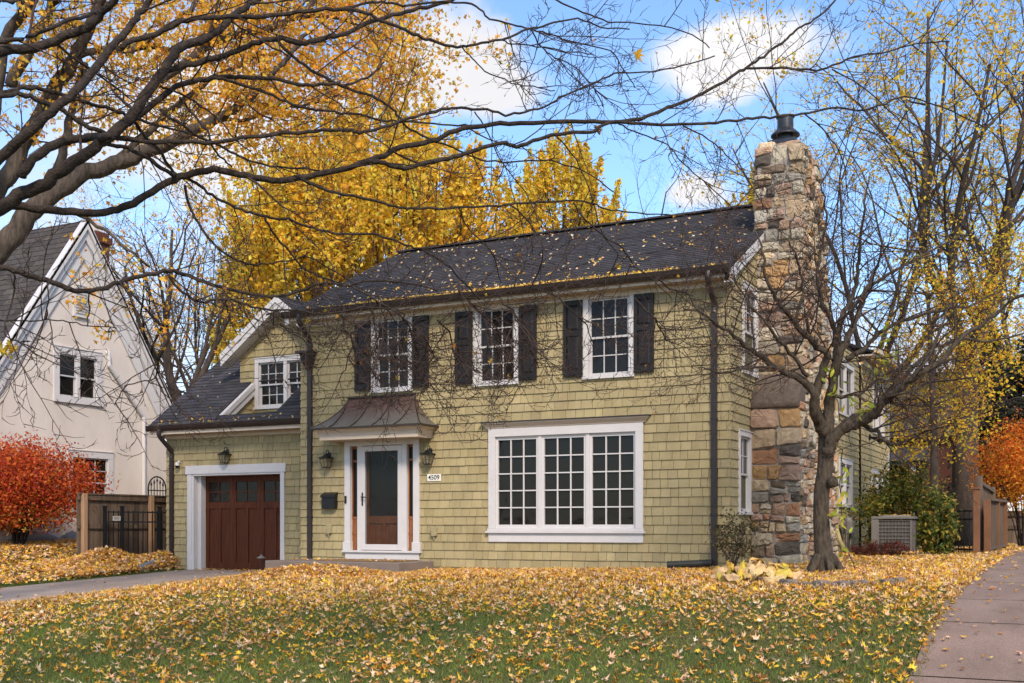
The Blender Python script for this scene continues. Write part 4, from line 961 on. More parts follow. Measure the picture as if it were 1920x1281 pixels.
# white canopy
cp = atZ(1925, 985, 34); ct = empty('garden_canopy', (cp[0], cp[1], .1), 'pale fabric garden canopy beyond the far board fence', 'canopy')
b = MB(); z = 1.0; h = [(cp[0] - 1, cp[1] - 1, z), (cp[0] + 1, cp[1] - 1, z), (cp[0] + 1, cp[1] + 1, z), (cp[0] - 1, cp[1] + 1, z), (cp[0] + .2, cp[1], 1.75)]
b.add(h, [(0, 1, 4), (1, 2, 4), (2, 3, 4), (3, 0, 4)]); b.build('fabric_top', 'sign', ct)
b = MB()
for k in range(4): b.tube([(h[k][0], h[k][1], 0), h[k]], .02, 6)
b.build('frame', 'black', ct)

# =================================================================== TREES
LP = {}
def pts_inside(n, rng): 
    p = rng.normal(size=(n, 3)); return unit(p) * rng.random((n, 1)) ** (1 / 3)
TW = [(4, .16, .02, 3, 42, .55, .15), (3, .2, .03, 2, 45, .5, .3), (2, .25, .05, 0, 0, 0, 0)]
TWD = [(7, .11, .045, 6, 50, .42, .12), (4, .2, .10, 3, 48, .5, .2), (3, .25, .1, 0, 0, 0, 0)]

# ---- near bare tree whose trunk stands left of the frame; its limbs cross the view
rng = np.random.default_rng(21)
base = atZ(-300, 1000, 8.0); base[2] = float(gz(base[0], base[1])) - .1
t1 = empty('maple_tree', base, 'dark bare maple whose long limbs reach over the front lawn from the left', 'tree')
tb = TB(); tw = TB(); tips = []
node = atZ(-255, 560, 8.0)
tb.add(smooth_path([base, base * .5 + node * .5 + (.05, .04, 0), node, atZ(-180, 330, 8.1), atZ(-120, 120, 8.2)], 4), np.linspace(.26, .11, 17), 14)
LI = [  # pixel track, distance start/end, apparent width start/end, twig density, droop
 ([(-250, 560), (-120, 420), (0, 297), (62, 240), (107, 200), (150, 162), (185, 120), (212, 85), (240, 55), (262, 25), (282, 0), (310, -60)], 8, 8.3, 30, 13, .5, .2),
 ([(226, 88), (250, 76), (280, 68), (330, 45), (370, 34), (430, 32), (480, 32), (540, 25), (580, 20), (640, 19), (690, 25), (710, 37), (774, 64), (808, 77), (858, 88), (892, 84), (942, 72), (992, 55), (1026, 47), (1083, 36), (1126, 50), (1180, 55)], 8.3, 10, 15, 3, 1.3, .2),
 ([(-250, 480), (-120, 180), (0, 98), (50, 92), (100, 77), (140, 62), (170, 47), (190, 25), (215, 0), (235, -50)], 8, 8.2, 30, 16, .5, .2),
 ([(-40, 95), (0, 80), (40, 72), (90, 55), (130, 38), (165, 28), (185, 20)], 8.1, 8.3, 12, 8, .6, .1),
 ([(-60, 200), (0, 176), (25, 167), (50, 164), (82, 167), (112, 176), (140, 185), (175, 196), (212, 207), (245, 220), (260, 238), (275, 260), (295, 280), (328, 325), (360, 340), (390, 360), (425, 381), (461, 396), (497, 406), (556, 416), (600, 431), (645, 440), (704, 440), (760, 458), (794, 470), (835, 495), (870, 530), (900, 562)], 8, 10.5, 12, 4, 1.5, .5),
 ([(-60, 190), (0, 181), (45, 178), (90, 194), (125, 211), (150, 229), (190, 248), (230, 261), (290, 266), (340, 265), (400, 266), (475, 257), (550, 250), (590, 246), (650, 244), (675, 247), (712, 241), (745, 230), (791, 215), (841, 205), (875, 203), (925, 210), (955, 215), (992, 208), (1026, 198), (1059, 178), (1110, 158), (1153, 139), (1210, 136), (1280, 124), (1340, 105)], 8, 10.5, 14, 3, 1.3, .2),
 ([(-250, 560), (-120, 470), (0, 392), (44, 362), (87, 344), (107, 325), (150, 297), (187, 270), (225, 240), (250, 212), (275, 175), (295, 150), (317, 115), (340, 88), (375, 78), (410, 57), (437, 30), (462, 12), (490, -5), (530, -40)], 8, 9.2, 40, 13, .5, .1),
 ([(40, 330), (62, 300), (100, 272), (137, 262), (175, 257), (205, 256)], 8.3, 8.5, 26, 18, .2, .1),
 ([(-250, 560), (-120, 430), (0, 388), (60, 391), (120, 395), (180, 400), (220, 393), (260, 375), (310, 345), (350, 330), (400, 318), (450, 327), (480, 334), (520, 338), (560, 334), (600, 326), (640, 318), (707, 297), (757, 275), (808, 265), (855, 245), (908, 235), (975, 231), (1076, 228), (1143, 228), (1204, 223), (1244, 205), (1280, 191), (1330, 168), (1380, 138), (1404, 124), (1431, 104), (1475, 72), (1495, 54), (1528, 37), (1558, 10), (1580, -20)], 8, 11.5, 24, 4, 1.0, .25),
 ([(1400, 128), (1440, 128), (1490, 128), (1530, 132), (1570, 120), (1600, 107), (1660, 97), (1720, 82), (1780, 78)], 11, 11.6, 7, 3, 2, .1),
 ([(690, 303), (714, 304), (751, 315), (784, 310), (841, 297), (875, 287), (915, 275), (949, 268), (969, 275), (1009, 262), (1043, 252), (1103, 247), (1127, 238), (1157, 229), (1200, 233), (1280, 233), (1330, 231), (1381, 226), (1421, 221), (1468, 218), (1515, 211), (1575, 201), (1609, 208), (1649, 198), (1696, 181), (1750, 195), (1797, 215), (1850, 240)], 9.3, 11.6, 13, 3, 1.5, .3),
 ([(-250, 600), (-120, 520), (0, 502), (44, 513), (87, 526), (120, 537), (142, 545), (175, 543), (208, 535), (240, 524), (284, 513), (317, 508), (354, 517), (390, 532), (437, 544), (497, 556), (520, 557), (556, 547), (600, 532), (630, 533), (654, 535), (690, 526), (760, 529), (820, 545)], 8, 10, 17, 4, 1.6, .5),
 ([(316, 515), (342, 548), (378, 566), (414, 562), (452, 568), (497, 581), (556, 582), (586, 587), (615, 588), (700, 575), (760, 590)], 8.7, 9.8, 8, 3, 2.2, .6),
 ([(565, 336), (595, 351), (630, 362), (675, 370), (731, 384), (762, 390), (794, 391), (856, 389), (919, 387), (981, 382), (1044, 378), (1103, 378), (1131, 391), (1159, 395), (1231, 402), (1290, 405)], 9, 11, 9, 3, 1.3, .4),
 ([(955, 384), (985, 408), (1010, 445), (1018, 475), (1010, 510), (990, 545)], 10, 10.4, 5, 2.5, 2, .4),
 ([(1075, 380), (1100, 415), (1140, 448), (1168, 466), (1190, 500), (1220, 520), (1260, 560)], 10.4, 11, 5, 2.5, 2, .4),
 ([(240, 232), (265, 214), (312, 175), (350, 155), (400, 146), (440, 144), (475, 147), (525, 150), (575, 160), (625, 157), (650, 160), (700, 139), (720, 117)], 8.8, 9.6, 18, 4, .8, .2),
 ([(400, 147), (425, 150), (462, 162), (512, 180), (562, 200), (625, 209), (675, 217), (725, 226), (760, 229), (830, 232), (880, 236)], 9, 10, 9, 4, 1, .4),
 ([(295, 140), (350, 122), (400, 110), (432, 100), (475, 82), (520, 73), (562, 80), (600, 74), (637, 65), (687, 44), (737, 28), (787, 15), (837, 4), (870, -8)], 8.8, 10, 16, 8, .8, .2),
 ([(522, 78), (550, 107), (575, 125), (612, 147), (650, 165), (687, 177), (725, 195), (737, 207), (750, 222), (762, 237), (800, 260), (862, 282), (900, 300), (960, 303), (1030, 302), (1090, 318), (1150, 360)], 9.3, 10.8, 9, 3, 1.2, .4),
 ([(432, 37), (475, 65), (512, 87), (540, 105)], 9, 9.2, 5, 4, 1, .3),
 ([(300, 162), (337, 175), (375, 197), (405, 220), (425, 240), (437, 258), (470, 285)], 8.8, 9.4, 6, 3, 1.5, .5),
 ([(337, 183), (362, 215), (392, 252), (400, 280), (420, 300), (435, 312)], 8.8, 9.2, 7, 4, 1.5, .5),
 ([(302, 205), (340, 235), (375, 258), (402, 268), (440, 290), (475, 305), (540, 315), (600, 320)], 8.8, 9.6, 9, 4, 1.2, .4),
 ([(200, 270), (240, 280), (275, 295), (312, 320), (328, 328)], 8.6, 9, 11, 9, .8, .3),
 ([(347, 348), (354, 381), (372, 419), (396, 452), (422, 476), (452, 491), (482, 496), (520, 492), (556, 485), (580, 473)], 9, 9.8, 8, 3, 1.4, .5),
 ([(571, 478), (615, 502), (654, 526), (690, 553), (730, 585), (760, 630)], 9.7, 10.2, 4, 2.5, 2.5, .6),
 ([(497, 408), (514, 440), (541, 470), (562, 496), (586, 514), (630, 529), (663, 540), (704, 562), (749, 591), (790, 625), (815, 670)], 9.3, 10.3, 6, 3, 2.2, .6),
 ([(-40, 596), (0, 600), (44, 602), (87, 599), (125, 603), (164, 610), (218, 615)], 8.4, 9, 4, 2.5, 5, .7),
 ([(27, 515), (25, 555), (8, 620), (30, 640), (55, 640)], 8.3, 8.5, 5, 3, 3, .7),
 ([(92, 528), (90, 570), (86, 600)], 8.3, 8.5, 4, 3, 2, .7),
 ([(168, 545), (166, 590), (164, 612)], 8.5, 8.7, 4, 3, 2, .7),
 ([(225, 530), (262, 590), (290, 660), (293, 705), (270, 715), (235, 725), (215, 760)], 8.6, 9, 5, 2.5, 2, .7),
 ([(1010, -20), (1043, 0), (1093, 23), (1143, 40), (1194, 44), (1280, 59), (1330, 90)], 10.4, 11, 5, 2.5, 1.6, .3),
 ([(640, 20), (690, 6), (724, 5), (770, 10), (855, 3), (892, 13), (918, 35), (959, 45), (996, 55), (1036, 67), (1076, 80), (1143, 96), (1170, 130), (1190, 165)], 9.4, 11, 7, 2.5, 1.6, .5),
 ([(996, 56), (1015, 88), (1040, 108), (1075, 125), (1110, 160), (1130, 200)], 10.4, 10.8, 4, 2.5, 2, .6),
 ([(942, 74), (960, 82), (1005, 86), (1060, 96), (1110, 102)], 10, 10.4, 4, 2.5, 2, .3),
 ([(866, 88), (885, 110), (910, 132), (960, 156), (1000, 164), (1040, 170)], 9.8, 10.3, 4, 2.5, 2, .5),
 ([(1160, 233), (1200, 250), (1250, 272), (1280, 305), (1330, 350), (1380, 395)], 10.8, 11.3, 4, 2.5, 2, .5),
 ([(1280, 236), (1330, 262), (1360, 290), (1395, 325), (1440, 400)], 11.2, 11.6, 4, 2.5, 2, .5),
 ([(1510, 215), (1550, 250), (1580, 300), (1590, 380)], 11.5, 11.8, 4, 2.5, 1.5, .5),
 ([(1560, 130), (1620, 165), (1680, 220), (1720, 260)], 11.5, 11.9, 4, 2, 1.5, .5),
 ([(890, 210), (915, 250), (945, 310), (985, 360), (1010, 420)], 10, 10.4, 4, 2, 1.5, .6),
 ([(1040, 252), (1080, 300), (1110, 370), (1125, 430), (1160, 480)], 10.6, 11, 4, 2, 1.5, .6),
 ([(860, 390), (880, 430), (920, 470), (940, 530)], 10.2, 10.6, 4, 2, 1.8, .6),
]
for pix, Z0, Z1, w0, w1, den, dr in LI:
    path, rad = limb(tb, pix, Z0, Z1, w0 * .72, w1 * .8, 4, .005, 10 if w0 > 10 else 7, rng)
    twigs(rng, path, rad, tw, den * 1.7, .35, 1.25, dr, TWD, tips, .12 if w0 < 20 else .3)
# drooping twigs gathered before the upper windows
for pix, Z0, Z1, n in [([(690, 560), (720, 620), (760, 690)], 9.8, 10.1, 10), ([(760, 600), (790, 680), (800, 720)], 10, 10.2, 9), ([(860, 545), (900, 590), (960, 640)], 10.2, 10.5, 9), ([(940, 560), (980, 620), (1010, 690)], 10.3, 10.6, 8), ([(1000, 540), (1080, 590), (1110, 640)], 10.4, 10.8, 6),
                       ([(640, 590), (660, 640), (640, 700)], 9.7, 9.8, 5), ([(1190, 560), (1230, 600), (1250, 640)], 10.8, 11, 7), ([(1230, 520), (1290, 560), (1330, 600)], 10.9, 11.1, 6), ([(820, 600), (850, 660), (870, 690)], 10, 10.2, 6), ([(500, 590), (540, 620), (590, 660)], 9.4, 9.6, 5)]:
    path, rad = limb(tb, pix, Z0, Z1, 4, 2, 4, .02, 5, rng); twigs(rng, path, rad, tw, n * 1.6, .4, 1.0, .5, TWD, tips)
tb.build('trunk', 'bark_dk', t1); twigmesh = tw.build('crown', 'twig', t1)
# the pale saw cut on one limb
c0 = atZ(1121, 243, 10.75); b = MB(); dcut = unit(ray(1127, 238) - ray(1110, 249)); b.tube([c0 - dcut * .008, c0 + dcut * .03], [.055, .02], 10); b.build('pruning_cut', 'post', t1)
lb = LB()
tl = [p[-1] for p, l in tips if l == 2]; tl = np.array(tl)
pick = tl[rng.random(len(tl)) < .012]
lb.add(MAPLE, pick, rng.normal(size=(len(pick), 3)), rng.uniform(.03, .05, len(pick)), pal([(.55, .3, .05), (.4, .16, .05), (.7, .45, .05)], [3, 2, 2], len(pick)), .5)
lb.build('leaves', 'tleaf', t1)
# two single leaves in the air
for x, y, Z, s, tilt, lab, c in [(1196, 99, 8.4, .088, .3, 'single yellow maple leaf drifting against the blue sky', (.72, .40, .03)), (1231, 99, 9, .022, .9, 'tiny curled brown leaf in the sky beside the yellow leaf', (.3, .16, .09))]:
    b = LB(); q = atZ(x, y, Z); to = unit(np.array((CX, CY, CZ)) - q) + np.array((.1, 0, tilt)); b.add(MAPLE, [q], np.array([to]), np.array([s]), np.array([c]), .35, np.random.default_rng(4))
    tag(b.build('maple_leaf', 'tleaf'), lab, 'leaf')
b = LB(); n = 26; q = atZ(14, 656, 8.3) + NR.normal(0, .03, (n, 3)) * (1, 1, 1.3); b.add(STAR, q, NR.normal(size=(n, 3)), NR.uniform(.025, .045, n), pal([(.72, .46, .03), (.62, .5, .05)], [3, 1], n), .4); tag(b.build('leaf_spray', 'tleaf'), 'small spray of yellow leaves hanging before the white wall at the left edge', 'leaves')

# ---- leaning grey maple with orange yellow leaves behind it
rng = np.random.default_rng(33)
base = atZ(-230, 1000, 15.5); base[2] = float(gz(base[0], base[1])) - .1
t2 = empty('maple_tree', base, 'grey barked maple with sparse orange yellow leaves leaning in from the left', 'tree')
tb = TB(); tw = TB(); tips = []
tb.add(smooth_path([base, base * .5 + atZ(-130, 620, 15.5) * .5, atZ(-130, 620, 15.5)], 4), np.linspace(.40, .28, 9), 14)
L2 = [([(-130, 620), (-60, 540), (10, 455), (50, 405), (98, 365), (150, 330), (215, 308), (260, 290), (320, 268), (380, 235), (420, 215), (460, 190), (500, 150), (540, 110), (580, 60)], 15.5, 16.5, 48, 7),
 ([(-130, 620), (-40, 420), (15, 330), (40, 275), (75, 215), (110, 155), (140, 105), (160, 65), (185, 10), (200, -40)], 15.5, 16, 40, 17),
 ([(-80, 500), (-30, 300), (-5, 170), (10, 75), (60, 0), (80, -40)], 15, 15.2, 32, 15),
 ([(20, 160), (60, 80), (95, 20), (110, -20)], 15.4, 15.6, 22, 14), ([(110, 330), (122, 270), (140, 190), (160, 120)], 16, 16.4, 18, 12),
 ([(140, 105), (190, 96), (260, 86), (330, 92), (380, 70), (420, 30)], 15.8, 16.6, 15, 7), ([(300, 150), (350, 115), (400, 80), (437, 67), (500, 55), (550, 32), (575, 15), (600, -20)], 16, 17, 18, 10),
 ([(240, 100), (300, 60), (345, 30), (370, 0)], 16, 16.4, 12, 8), ([(200, 315), (260, 265), (330, 200), (380, 160), (450, 120), (520, 100)], 16.3, 17.2, 16, 5), ([(390, 232), (450, 225), (520, 205), (600, 190), (680, 160)], 16.5, 17.4, 8, 4), ([(540, 40), (620, 30), (700, 60), (760, 90)], 16.8, 17.6, 8, 3), ([(-20, 25), (0, 5), (30, 3), (60, -10)], 15, 15.2, 10, 8),
 ([(60, 395), (120, 395), (180, 420), (240, 470), (280, 500)], 16, 16.6, 10, 4)]
for pix, Z0, Z1, w0, w1 in L2:
    path, rad = limb(tb, pix, Z0, Z1, w0, w1, 4, .015, 12 if w0 > 20 else 8, rng)
    twigs(rng, path, rad, tw, 2.4, .7, 2.2, .15, TWD, tips, .3 if w0 > 30 else .1)
tb.build('trunk', 'bark_gr', t2); tw.build('crown', 'twig', t2)
lb = LB(); cl = []
for p, l in tips:
    if l >= 1 and rng.random() < .62:
        k = rng.integers(3, 9); i = rng.random(k); cl.append(p[0] + (p[-1] - p[0]) * i[:, None] + rng.normal(0, .06, (k, 3)))
# farther twigs of the same crown, filling towards the middle
n = 650; x = rng.uniform(120, 790, n); y = rng.uniform(-20, 330, n); keep = (y < 250 - (x - 420) * .25) | (rng.random(n) < .25); keep &= rng.random(n) < np.clip(.25 + (x - 150) / 450, 0, 1)
for a, c in zip(x[keep], y[keep]):
    q = atZ(a, c, rng.uniform(16, 20)); k = rng.integers(18, 60); cl.append(q + rng.normal(0, 1, (k, 3)) * (.34, .34, .22))
cl = np.concatenate(cl); N_ = rng.normal(size=(len(cl), 3)) + (0, -.3, .2)
lb.add(STAR, cl, N_, rng.uniform(.034, .060, len(cl)), pal([(.86, .46, .045), (.80, .35, .035), (.86, .56, .08), (.66, .48, .07)], [5, 3, 3, 1], len(cl)), .4, rng)
lb.build('leaves', 'tleaf', t2)

# ---- upright yellow maples behind the roof
def shoot_tree(name, label, px, pyb, Z, x0, x1, ytop, ybot, nshoot, pl_, w_, seed, group, per=150, lsz=(.075, .12)):
    rng = np.random.default_rng(seed); b0 = atZ(px, 1000, Z); b0[2] = .1
    r = empty(name, b0, label, 'tree', group); sc = Z / F
    R = (x1 - x0) / 2 * sc; H = (ybot - ytop) * sc; zc0 = CZ + (HOR - ybot) * sc; tb = TB(); tw = TB(); lb = LB()
    cxp = atZ((x0 + x1) / 2, 900, Z)
    tb.add([b0, b0 * .4 + cxp * .6 * np.array((1, 1, 0)) + np.array((0, 0, zc0 * .6)), (cxp[0], cxp[1], zc0 + H * .5), (cxp[0], cxp[1], zc0 + H * .85)], [R * .07, R * .055, R * .03, .03], 10)
    for k in range(26):
        a = rng.uniform(0, 6.28); z0 = zc0 + rng.uniform(-.05, .45) * H; rr = R * rng.uniform(.4, .9)
        p = smooth_path([(cxp[0], cxp[1], z0), (cxp[0] + .4 * rr * math.cos(a), cxp[1] + .4 * rr * math.sin(a), z0 + .12 * H), (cxp[0] + .8 * rr * math.cos(a), cxp[1] + .8 * rr * math.sin(a), z0 + .33 * H)], 3, .05, rng)
        tb.add(p, np.linspace(R * .022, .012, len(p)), 5)
    Cs = []; Ns = []
    for k in range(nshoot):
        u = pts_inside(1, rng)[0]; h = (u[2] + 1) / 2; prof = math.sin(math.pi * min(h * .86 + .14, 1)) ** .7
        a = rng.uniform(0, 6.28); q = math.sqrt(rng.uniform(.12, 1)) * R * max(prof, .25)
        p0 = np.array((cxp[0] + q * math.cos(a), cxp[1] + q * math.sin(a), zc0 + h * H * .86)); L = rng.uniform(1.2, 2.6) * H / 10
        d = unit(np.array((math.cos(a) * .22 * q / R, math.sin(a) * .22 * q / R, 1)) + rng.normal(0, .08, 3)); m = rng.integers(int(per * .6), int(per * 1.3)); t = rng.random(m) ** 1.0
        wd = (.40 * (1 - t ** 2.2) + .05) * H / 10
        Cs.append(p0 + d * (t * L)[:, None] + rng.normal(0, 1, (m, 3)) * (wd * .42)[:, None]); Ns.append(rng.normal(size=(m, 3)) + (0, 0, .3))
        tw.add([p0 - d * .3, p0 + d * L * .5, p0 + d * L * .95], [.022, .014, .005], 3)
    C = np.concatenate(Cs); Nn = np.concatenate(Ns); cols = pal(pl_, w_, len(C), .16, rng)
    g = vnoise(C[:, 0] + C[:, 1], C[:, 2], 1.3, seed)[:, None]; cols = cols * (1 - g * .22) + np.array((.50, .46, .06)) * (g * .22)
    lb.add(KITE, C, Nn, rng.uniform(*lsz, len(C)), cols, .4, rng)
    tb.build('trunk', 'bark_far', r); tw.build('branches', 'twig', r); lb.build('crown', 'tleaf', r)
    return r
YP = [(.93, .58, .06), (.91, .47, .04), (.88, .63, .08), (.68, .56, .08)]
shoot_tree('yellow_maple', 'large golden maple with upright shoots behind the middle of the roof', 690, 700, 36, 430, 985, 200, 690, 560, YP, [5, 3, 3, 1.5], 41, 'golden maples behind the house', 112)
shoot_tree('yellow_maple', 'smaller spiky golden green maple behind the roof, left of the bare tree', 1060, 700, 40, 950, 1165, 240, 620, 150, YP, [4, 2, 4, 3], 42, 'golden maples behind the house', 130)
shoot_tree('yellow_maple', 'low yellow green maple between the white house and the dormer', 480, 800, 44, 395, 590, 420, 830, 130, YP, [2, 1, 5, 4], 43, 'golden maples behind the house', 110)
shoot_tree('yellow_maple', 'yellow tree peeking over the ridge just left of the chimney', 1405, 700, 48, 1372, 1440, 318, 560, 40, YP, [3, 2, 4, 3], 44, 'golden maples behind the house', 70)

# ---- bare trees
BT = [(9, .10, .05, 7, 42, .60, .22), (7, .13, .05, 5, 44, .58, .2), (5, .16, .04, 4, 44, .56, .2), (4, .18, .03, 3, 44, .6, .2), (3, .2, .02, 0, 0, 0, 0)]
def bare_tree(name, label, px, Z, h, r, seed, leaves=0, lcol=None, P=BT, group=None, lean=(0, 0), m='bark_far', lsz=(.05, .09), lmin=3, fork=.30, zb=.0, trunk_path=None):
    rng = np.random.default_rng(seed); b0 = atZ(px, 1000, Z); b0[2] = zb
    root = empty(name, b0, label, 'tree', group); tb = TB(); tw = TB(); tips = []
    f = b0 + np.array((lean[0] * fork * h, lean[1] * fork * h, fork * h))
    tb.add(smooth_path([b0 - (0, 0, .2), b0 * .5 + f * .5 + rng.normal(0, .05, 3), f], 3), np.linspace(r * 1.2, r * .85, 7), 12)
    nb = rng.integers(4, 6)
    for k in range(nb):
        a = 2 * math.pi * (k + rng.random() * .5) / nb; sp = rng.uniform(.35, .95)
        grow(rng, f - (0, 0, rng.uniform(0, .06) * h), (math.cos(a) * sp, math.sin(a) * sp, 1), h * (1 - fork) * rng.uniform(.7, 1.), r * rng.uniform(.38, .55), 0, P, tb, tw, tips)
    tb.build('trunk', m, root); tw.build('crown', 'twig', root)
    if leaves:
        C = []
        for p, l in tips:
            if l >= lmin:
                k = rng.poisson(leaves); 
                if k: C.append(p[0] + (p[-1] - p[0]) * rng.random((k, 1)) + rng.normal(0, .07, (k, 3)))
        if C:
            C = np.concatenate(C); lb = LB(); lb.add(KITE, C, rng.normal(size=(len(C), 3)), rng.uniform(*lsz, len(C)), pal(lcol[0], lcol[1], len(C), .15, rng), .3, rng); lb.build('leaves', 'tleaf', root)
    return root
OR = ([(.84, .42, .04), (.76, .30, .03), (.82, .52, .06)], [3, 2, 2])
YL = ([(.86, .55, .04), (.82, .44, .04), (.72, .55, .06)], [4, 2, 2])
bare_tree('bare_tree', 'bare dark tree forking low between the white house and the garage roof', 342, 37, 11.5, .30, 51, .7, OR, fork=.40, group='leafless trees')
bare_tree('bare_tree', 'thin leafless tree rising above the middle of the ridge', 1198, 46, 15, .2, 56, group='leafless trees', fork=.34)
bare_tree('bare_tree', 'leafless tree behind the ridge close to the chimney', 1285, 52, 14.5, .2, 53, .05, YL, group='leafless trees', fork=.3)
bare_tree('bare_tree', 'tall bare tree with scattered yellow leaves behind the chimney', 1640, 37, 18.0, .24, 54, 1.7, YL, group='leafless trees', fork=.30, lmin=3)
bare_tree('bare_tree', 'massive brown trunked tree behind the right hand fence', 1812, 30, 16.0, .32, 58, 1.8, YL, group='leafless trees', fork=.34, lmin=3)
bare_tree('bare_tree', 'tall bare tree at the right edge with yellow leaf tufts', 1905, 40, 19, .24, 59, 2.0, YL, group='leafless trees', fork=.3, lmin=3)
bare_tree('bare_tree', 'far bare tree with orange leaf tufts behind the neighbouring gable', 250, 50, 14, .25, 60, .5, OR, group='leafless trees', fork=.25)
bare_tree('bare_tree', 'slim far bare tree behind the garage dormer', 415, 50, 14, .22, 61, .5, OR, group='leafless trees', fork=.25)
bare_tree('bare_tree', 'leaning bare tree rising right behind the neighbouring roof slope', 300, 45, 13, .2, 71, .4, OR, group='leafless trees', fork=.3, lean=(-.1, 0))
bare_tree('bare_tree', 'far bare tree beside the brown house', 1665, 58, 12, .22, 62, .2, YL, group='leafless trees', fork=.2)
bare_tree('bare_tree', 'far bare tree behind the orange maple', 1850, 60, 13, .25, 63, .3, YL, group='leafless trees', fork=.2)

# ---- ornamental tree before the chimney
rng = np.random.default_rng(77)
b5 = np.array((1.82, -1.36, float(gz(1.82, -1.36))))
t5 = empty('ornamental_tree', b5, 'spreading leafless ornamental tree in the planting bed before the chimney', 'tree')
tb = TB(); tw = TB(); tips = []
tk = smooth_path([b5 - (0, 0, .1), b5 + (0, 0, .25), atZ(1541, 1000, 16.7), atZ(1540, 930, 16.7), atZ(1547, 880, 16.7), atZ(1549, 835, 16.7), atZ(1550, 795, 16.7)], 3)
tb.add(tk, np.interp(np.arange(len(tk)), [0, 3, 6, 9, 12, 15, 18], [.185, .14, .122, .115, .118, .12, .115]), 16)
for a in range(5):
    th = a * 1.26 + .3; tb.add([b5 + (.1 * math.cos(th), .1 * math.sin(th), .28), b5 + (.25 * math.cos(th), .25 * math.sin(th), .06), b5 + (.32 * math.cos(th), .32 * math.sin(th), -.07)], [.07, .05, .02], 8)
kn = atZ(1562, 905, 16.55); tb.add([kn - (.05, 0, .06), kn, kn + (.02, -.02, .07)], [.04, .10, .05], 8)
L5 = [([(1545, 815), (1535, 790), (1528, 768), (1524, 735), (1505, 712), (1475, 700), (1450, 688), (1418, 663), (1387, 640), (1348, 608), (1317, 589), (1280, 575)], 16.6, 15.4, 22, 3),
 ([(1552, 800), (1553, 768), (1563, 710), (1575, 663), (1590, 632), (1606, 597), (1621, 554), (1640, 510), (1660, 455)], 16.7, 16.2, 24, 3),
 ([(1544, 810), (1530, 770), (1531, 735), (1543, 690), (1551, 663), (1532, 651), (1500, 620), (1485, 597), (1465, 573), (1450, 550), (1434, 511), (1430, 472), (1415, 430)], 16.7, 15.8, 20, 3),
 ([(1568, 690), (1571, 632), (1575, 604), (1594, 565), (1606, 534), (1610, 487), (1614, 437), (1622, 380), (1630, 330)], 16.8, 16.6, 14, 2.5),
 ([(1565, 650), (1563, 612), (1543, 569), (1532, 519), (1543, 456), (1550, 400), (1540, 350)], 16.8, 16.8, 12, 2.5),
 ([(1553, 850), (1561, 823), (1581, 803), (1607, 793), (1634, 778), (1652, 758), (1678, 738), (1700, 718), (1756, 680), (1805, 632), (1844, 608), (1883, 573), (1925, 550)], 16.6, 15.2, 26, 4),
 ([(1556, 825), (1580, 795), (1607, 781), (1640, 770), (1665, 735), (1690, 708), (1720, 680), (1760, 650), (1800, 640), (1860, 640), (1920, 625)], 16.9, 17.3, 15, 3),
 ([(1610, 795), (1635, 805), (1650, 811), (1660, 828), (1682, 833), (1700, 826), (1740, 808), (1770, 800)], 16.5, 15.9, 9, 2.5),
 ([(1561, 747), (1600, 741), (1625, 730), (1660, 700), (1705, 688), (1750, 670)], 16.7, 17.4, 8, 2.5),
 ([(1588, 672), (1614, 659), (1649, 624), (1707, 597), (1766, 581), (1824, 573), (1880, 540)], 16.8, 17.5, 11, 2.5),
 ([(1594, 585), (1640, 530), (1690, 500), (1750, 470), (1800, 440)], 16.7, 17.2, 8, 2.5),
 ([(1660, 745), (1700, 735), (1760, 715), (1830, 708)], 16, 15.6, 7, 2.5),
 ([(1515, 705), (1480, 660), (1440, 610), (1400, 560), (1370, 520)], 16.2, 15.6, 9, 2.5), ([(1490, 603), (1505, 550), (1498, 500), (1480, 450), (1490, 400)], 16.2, 16.2, 7, 2.5),
 ([(1700, 718), (1740, 670), (1770, 600), (1800, 540)], 15.8, 15.6, 7, 2.5), ([(1450, 688), (1400, 690), (1350, 700), (1310, 690)], 15.9, 15.4, 6, 2)]
TW5 = [(6, .14, .05, 6, 48, .55, .15), (4, .2, .05, 4, 50, .5, .2), (3, .25, .05, 0, 0, 0, 0)]
for pix, Z0, Z1, w0, w1 in L5:
    path, rad = limb(tb, pix, Z0, Z1, w0, w1, 4, .012, 10 if w0 > 12 else 7, rng)
    twigs(rng, path, rad, tw, 5.8, .5, 1.6, -.15, TW5, tips, .3 if w0 > 14 else .12)
tb.build('trunk', 'bark_or', t5); tw.build('crown', 'twig', t5)
tl = np.array([p[-1] for p, l in tips if l == 2]); pick = tl[rng.random(len(tl)) < .10]; pick = np.repeat(pick, 3, 0) + rng.normal(0, .02, (len(pick) * 3, 3))
lb = LB(); lb.add(KITE, pick, rng.normal(size=pick.shape), rng.uniform(.015, .028, len(pick)), pal([(.34, .14, .06), (.5, .27, .1), (.25, .1, .05)], [3, 2, 2], len(pick)), .4); lb.build('seed_heads', 'tleaf', t5)
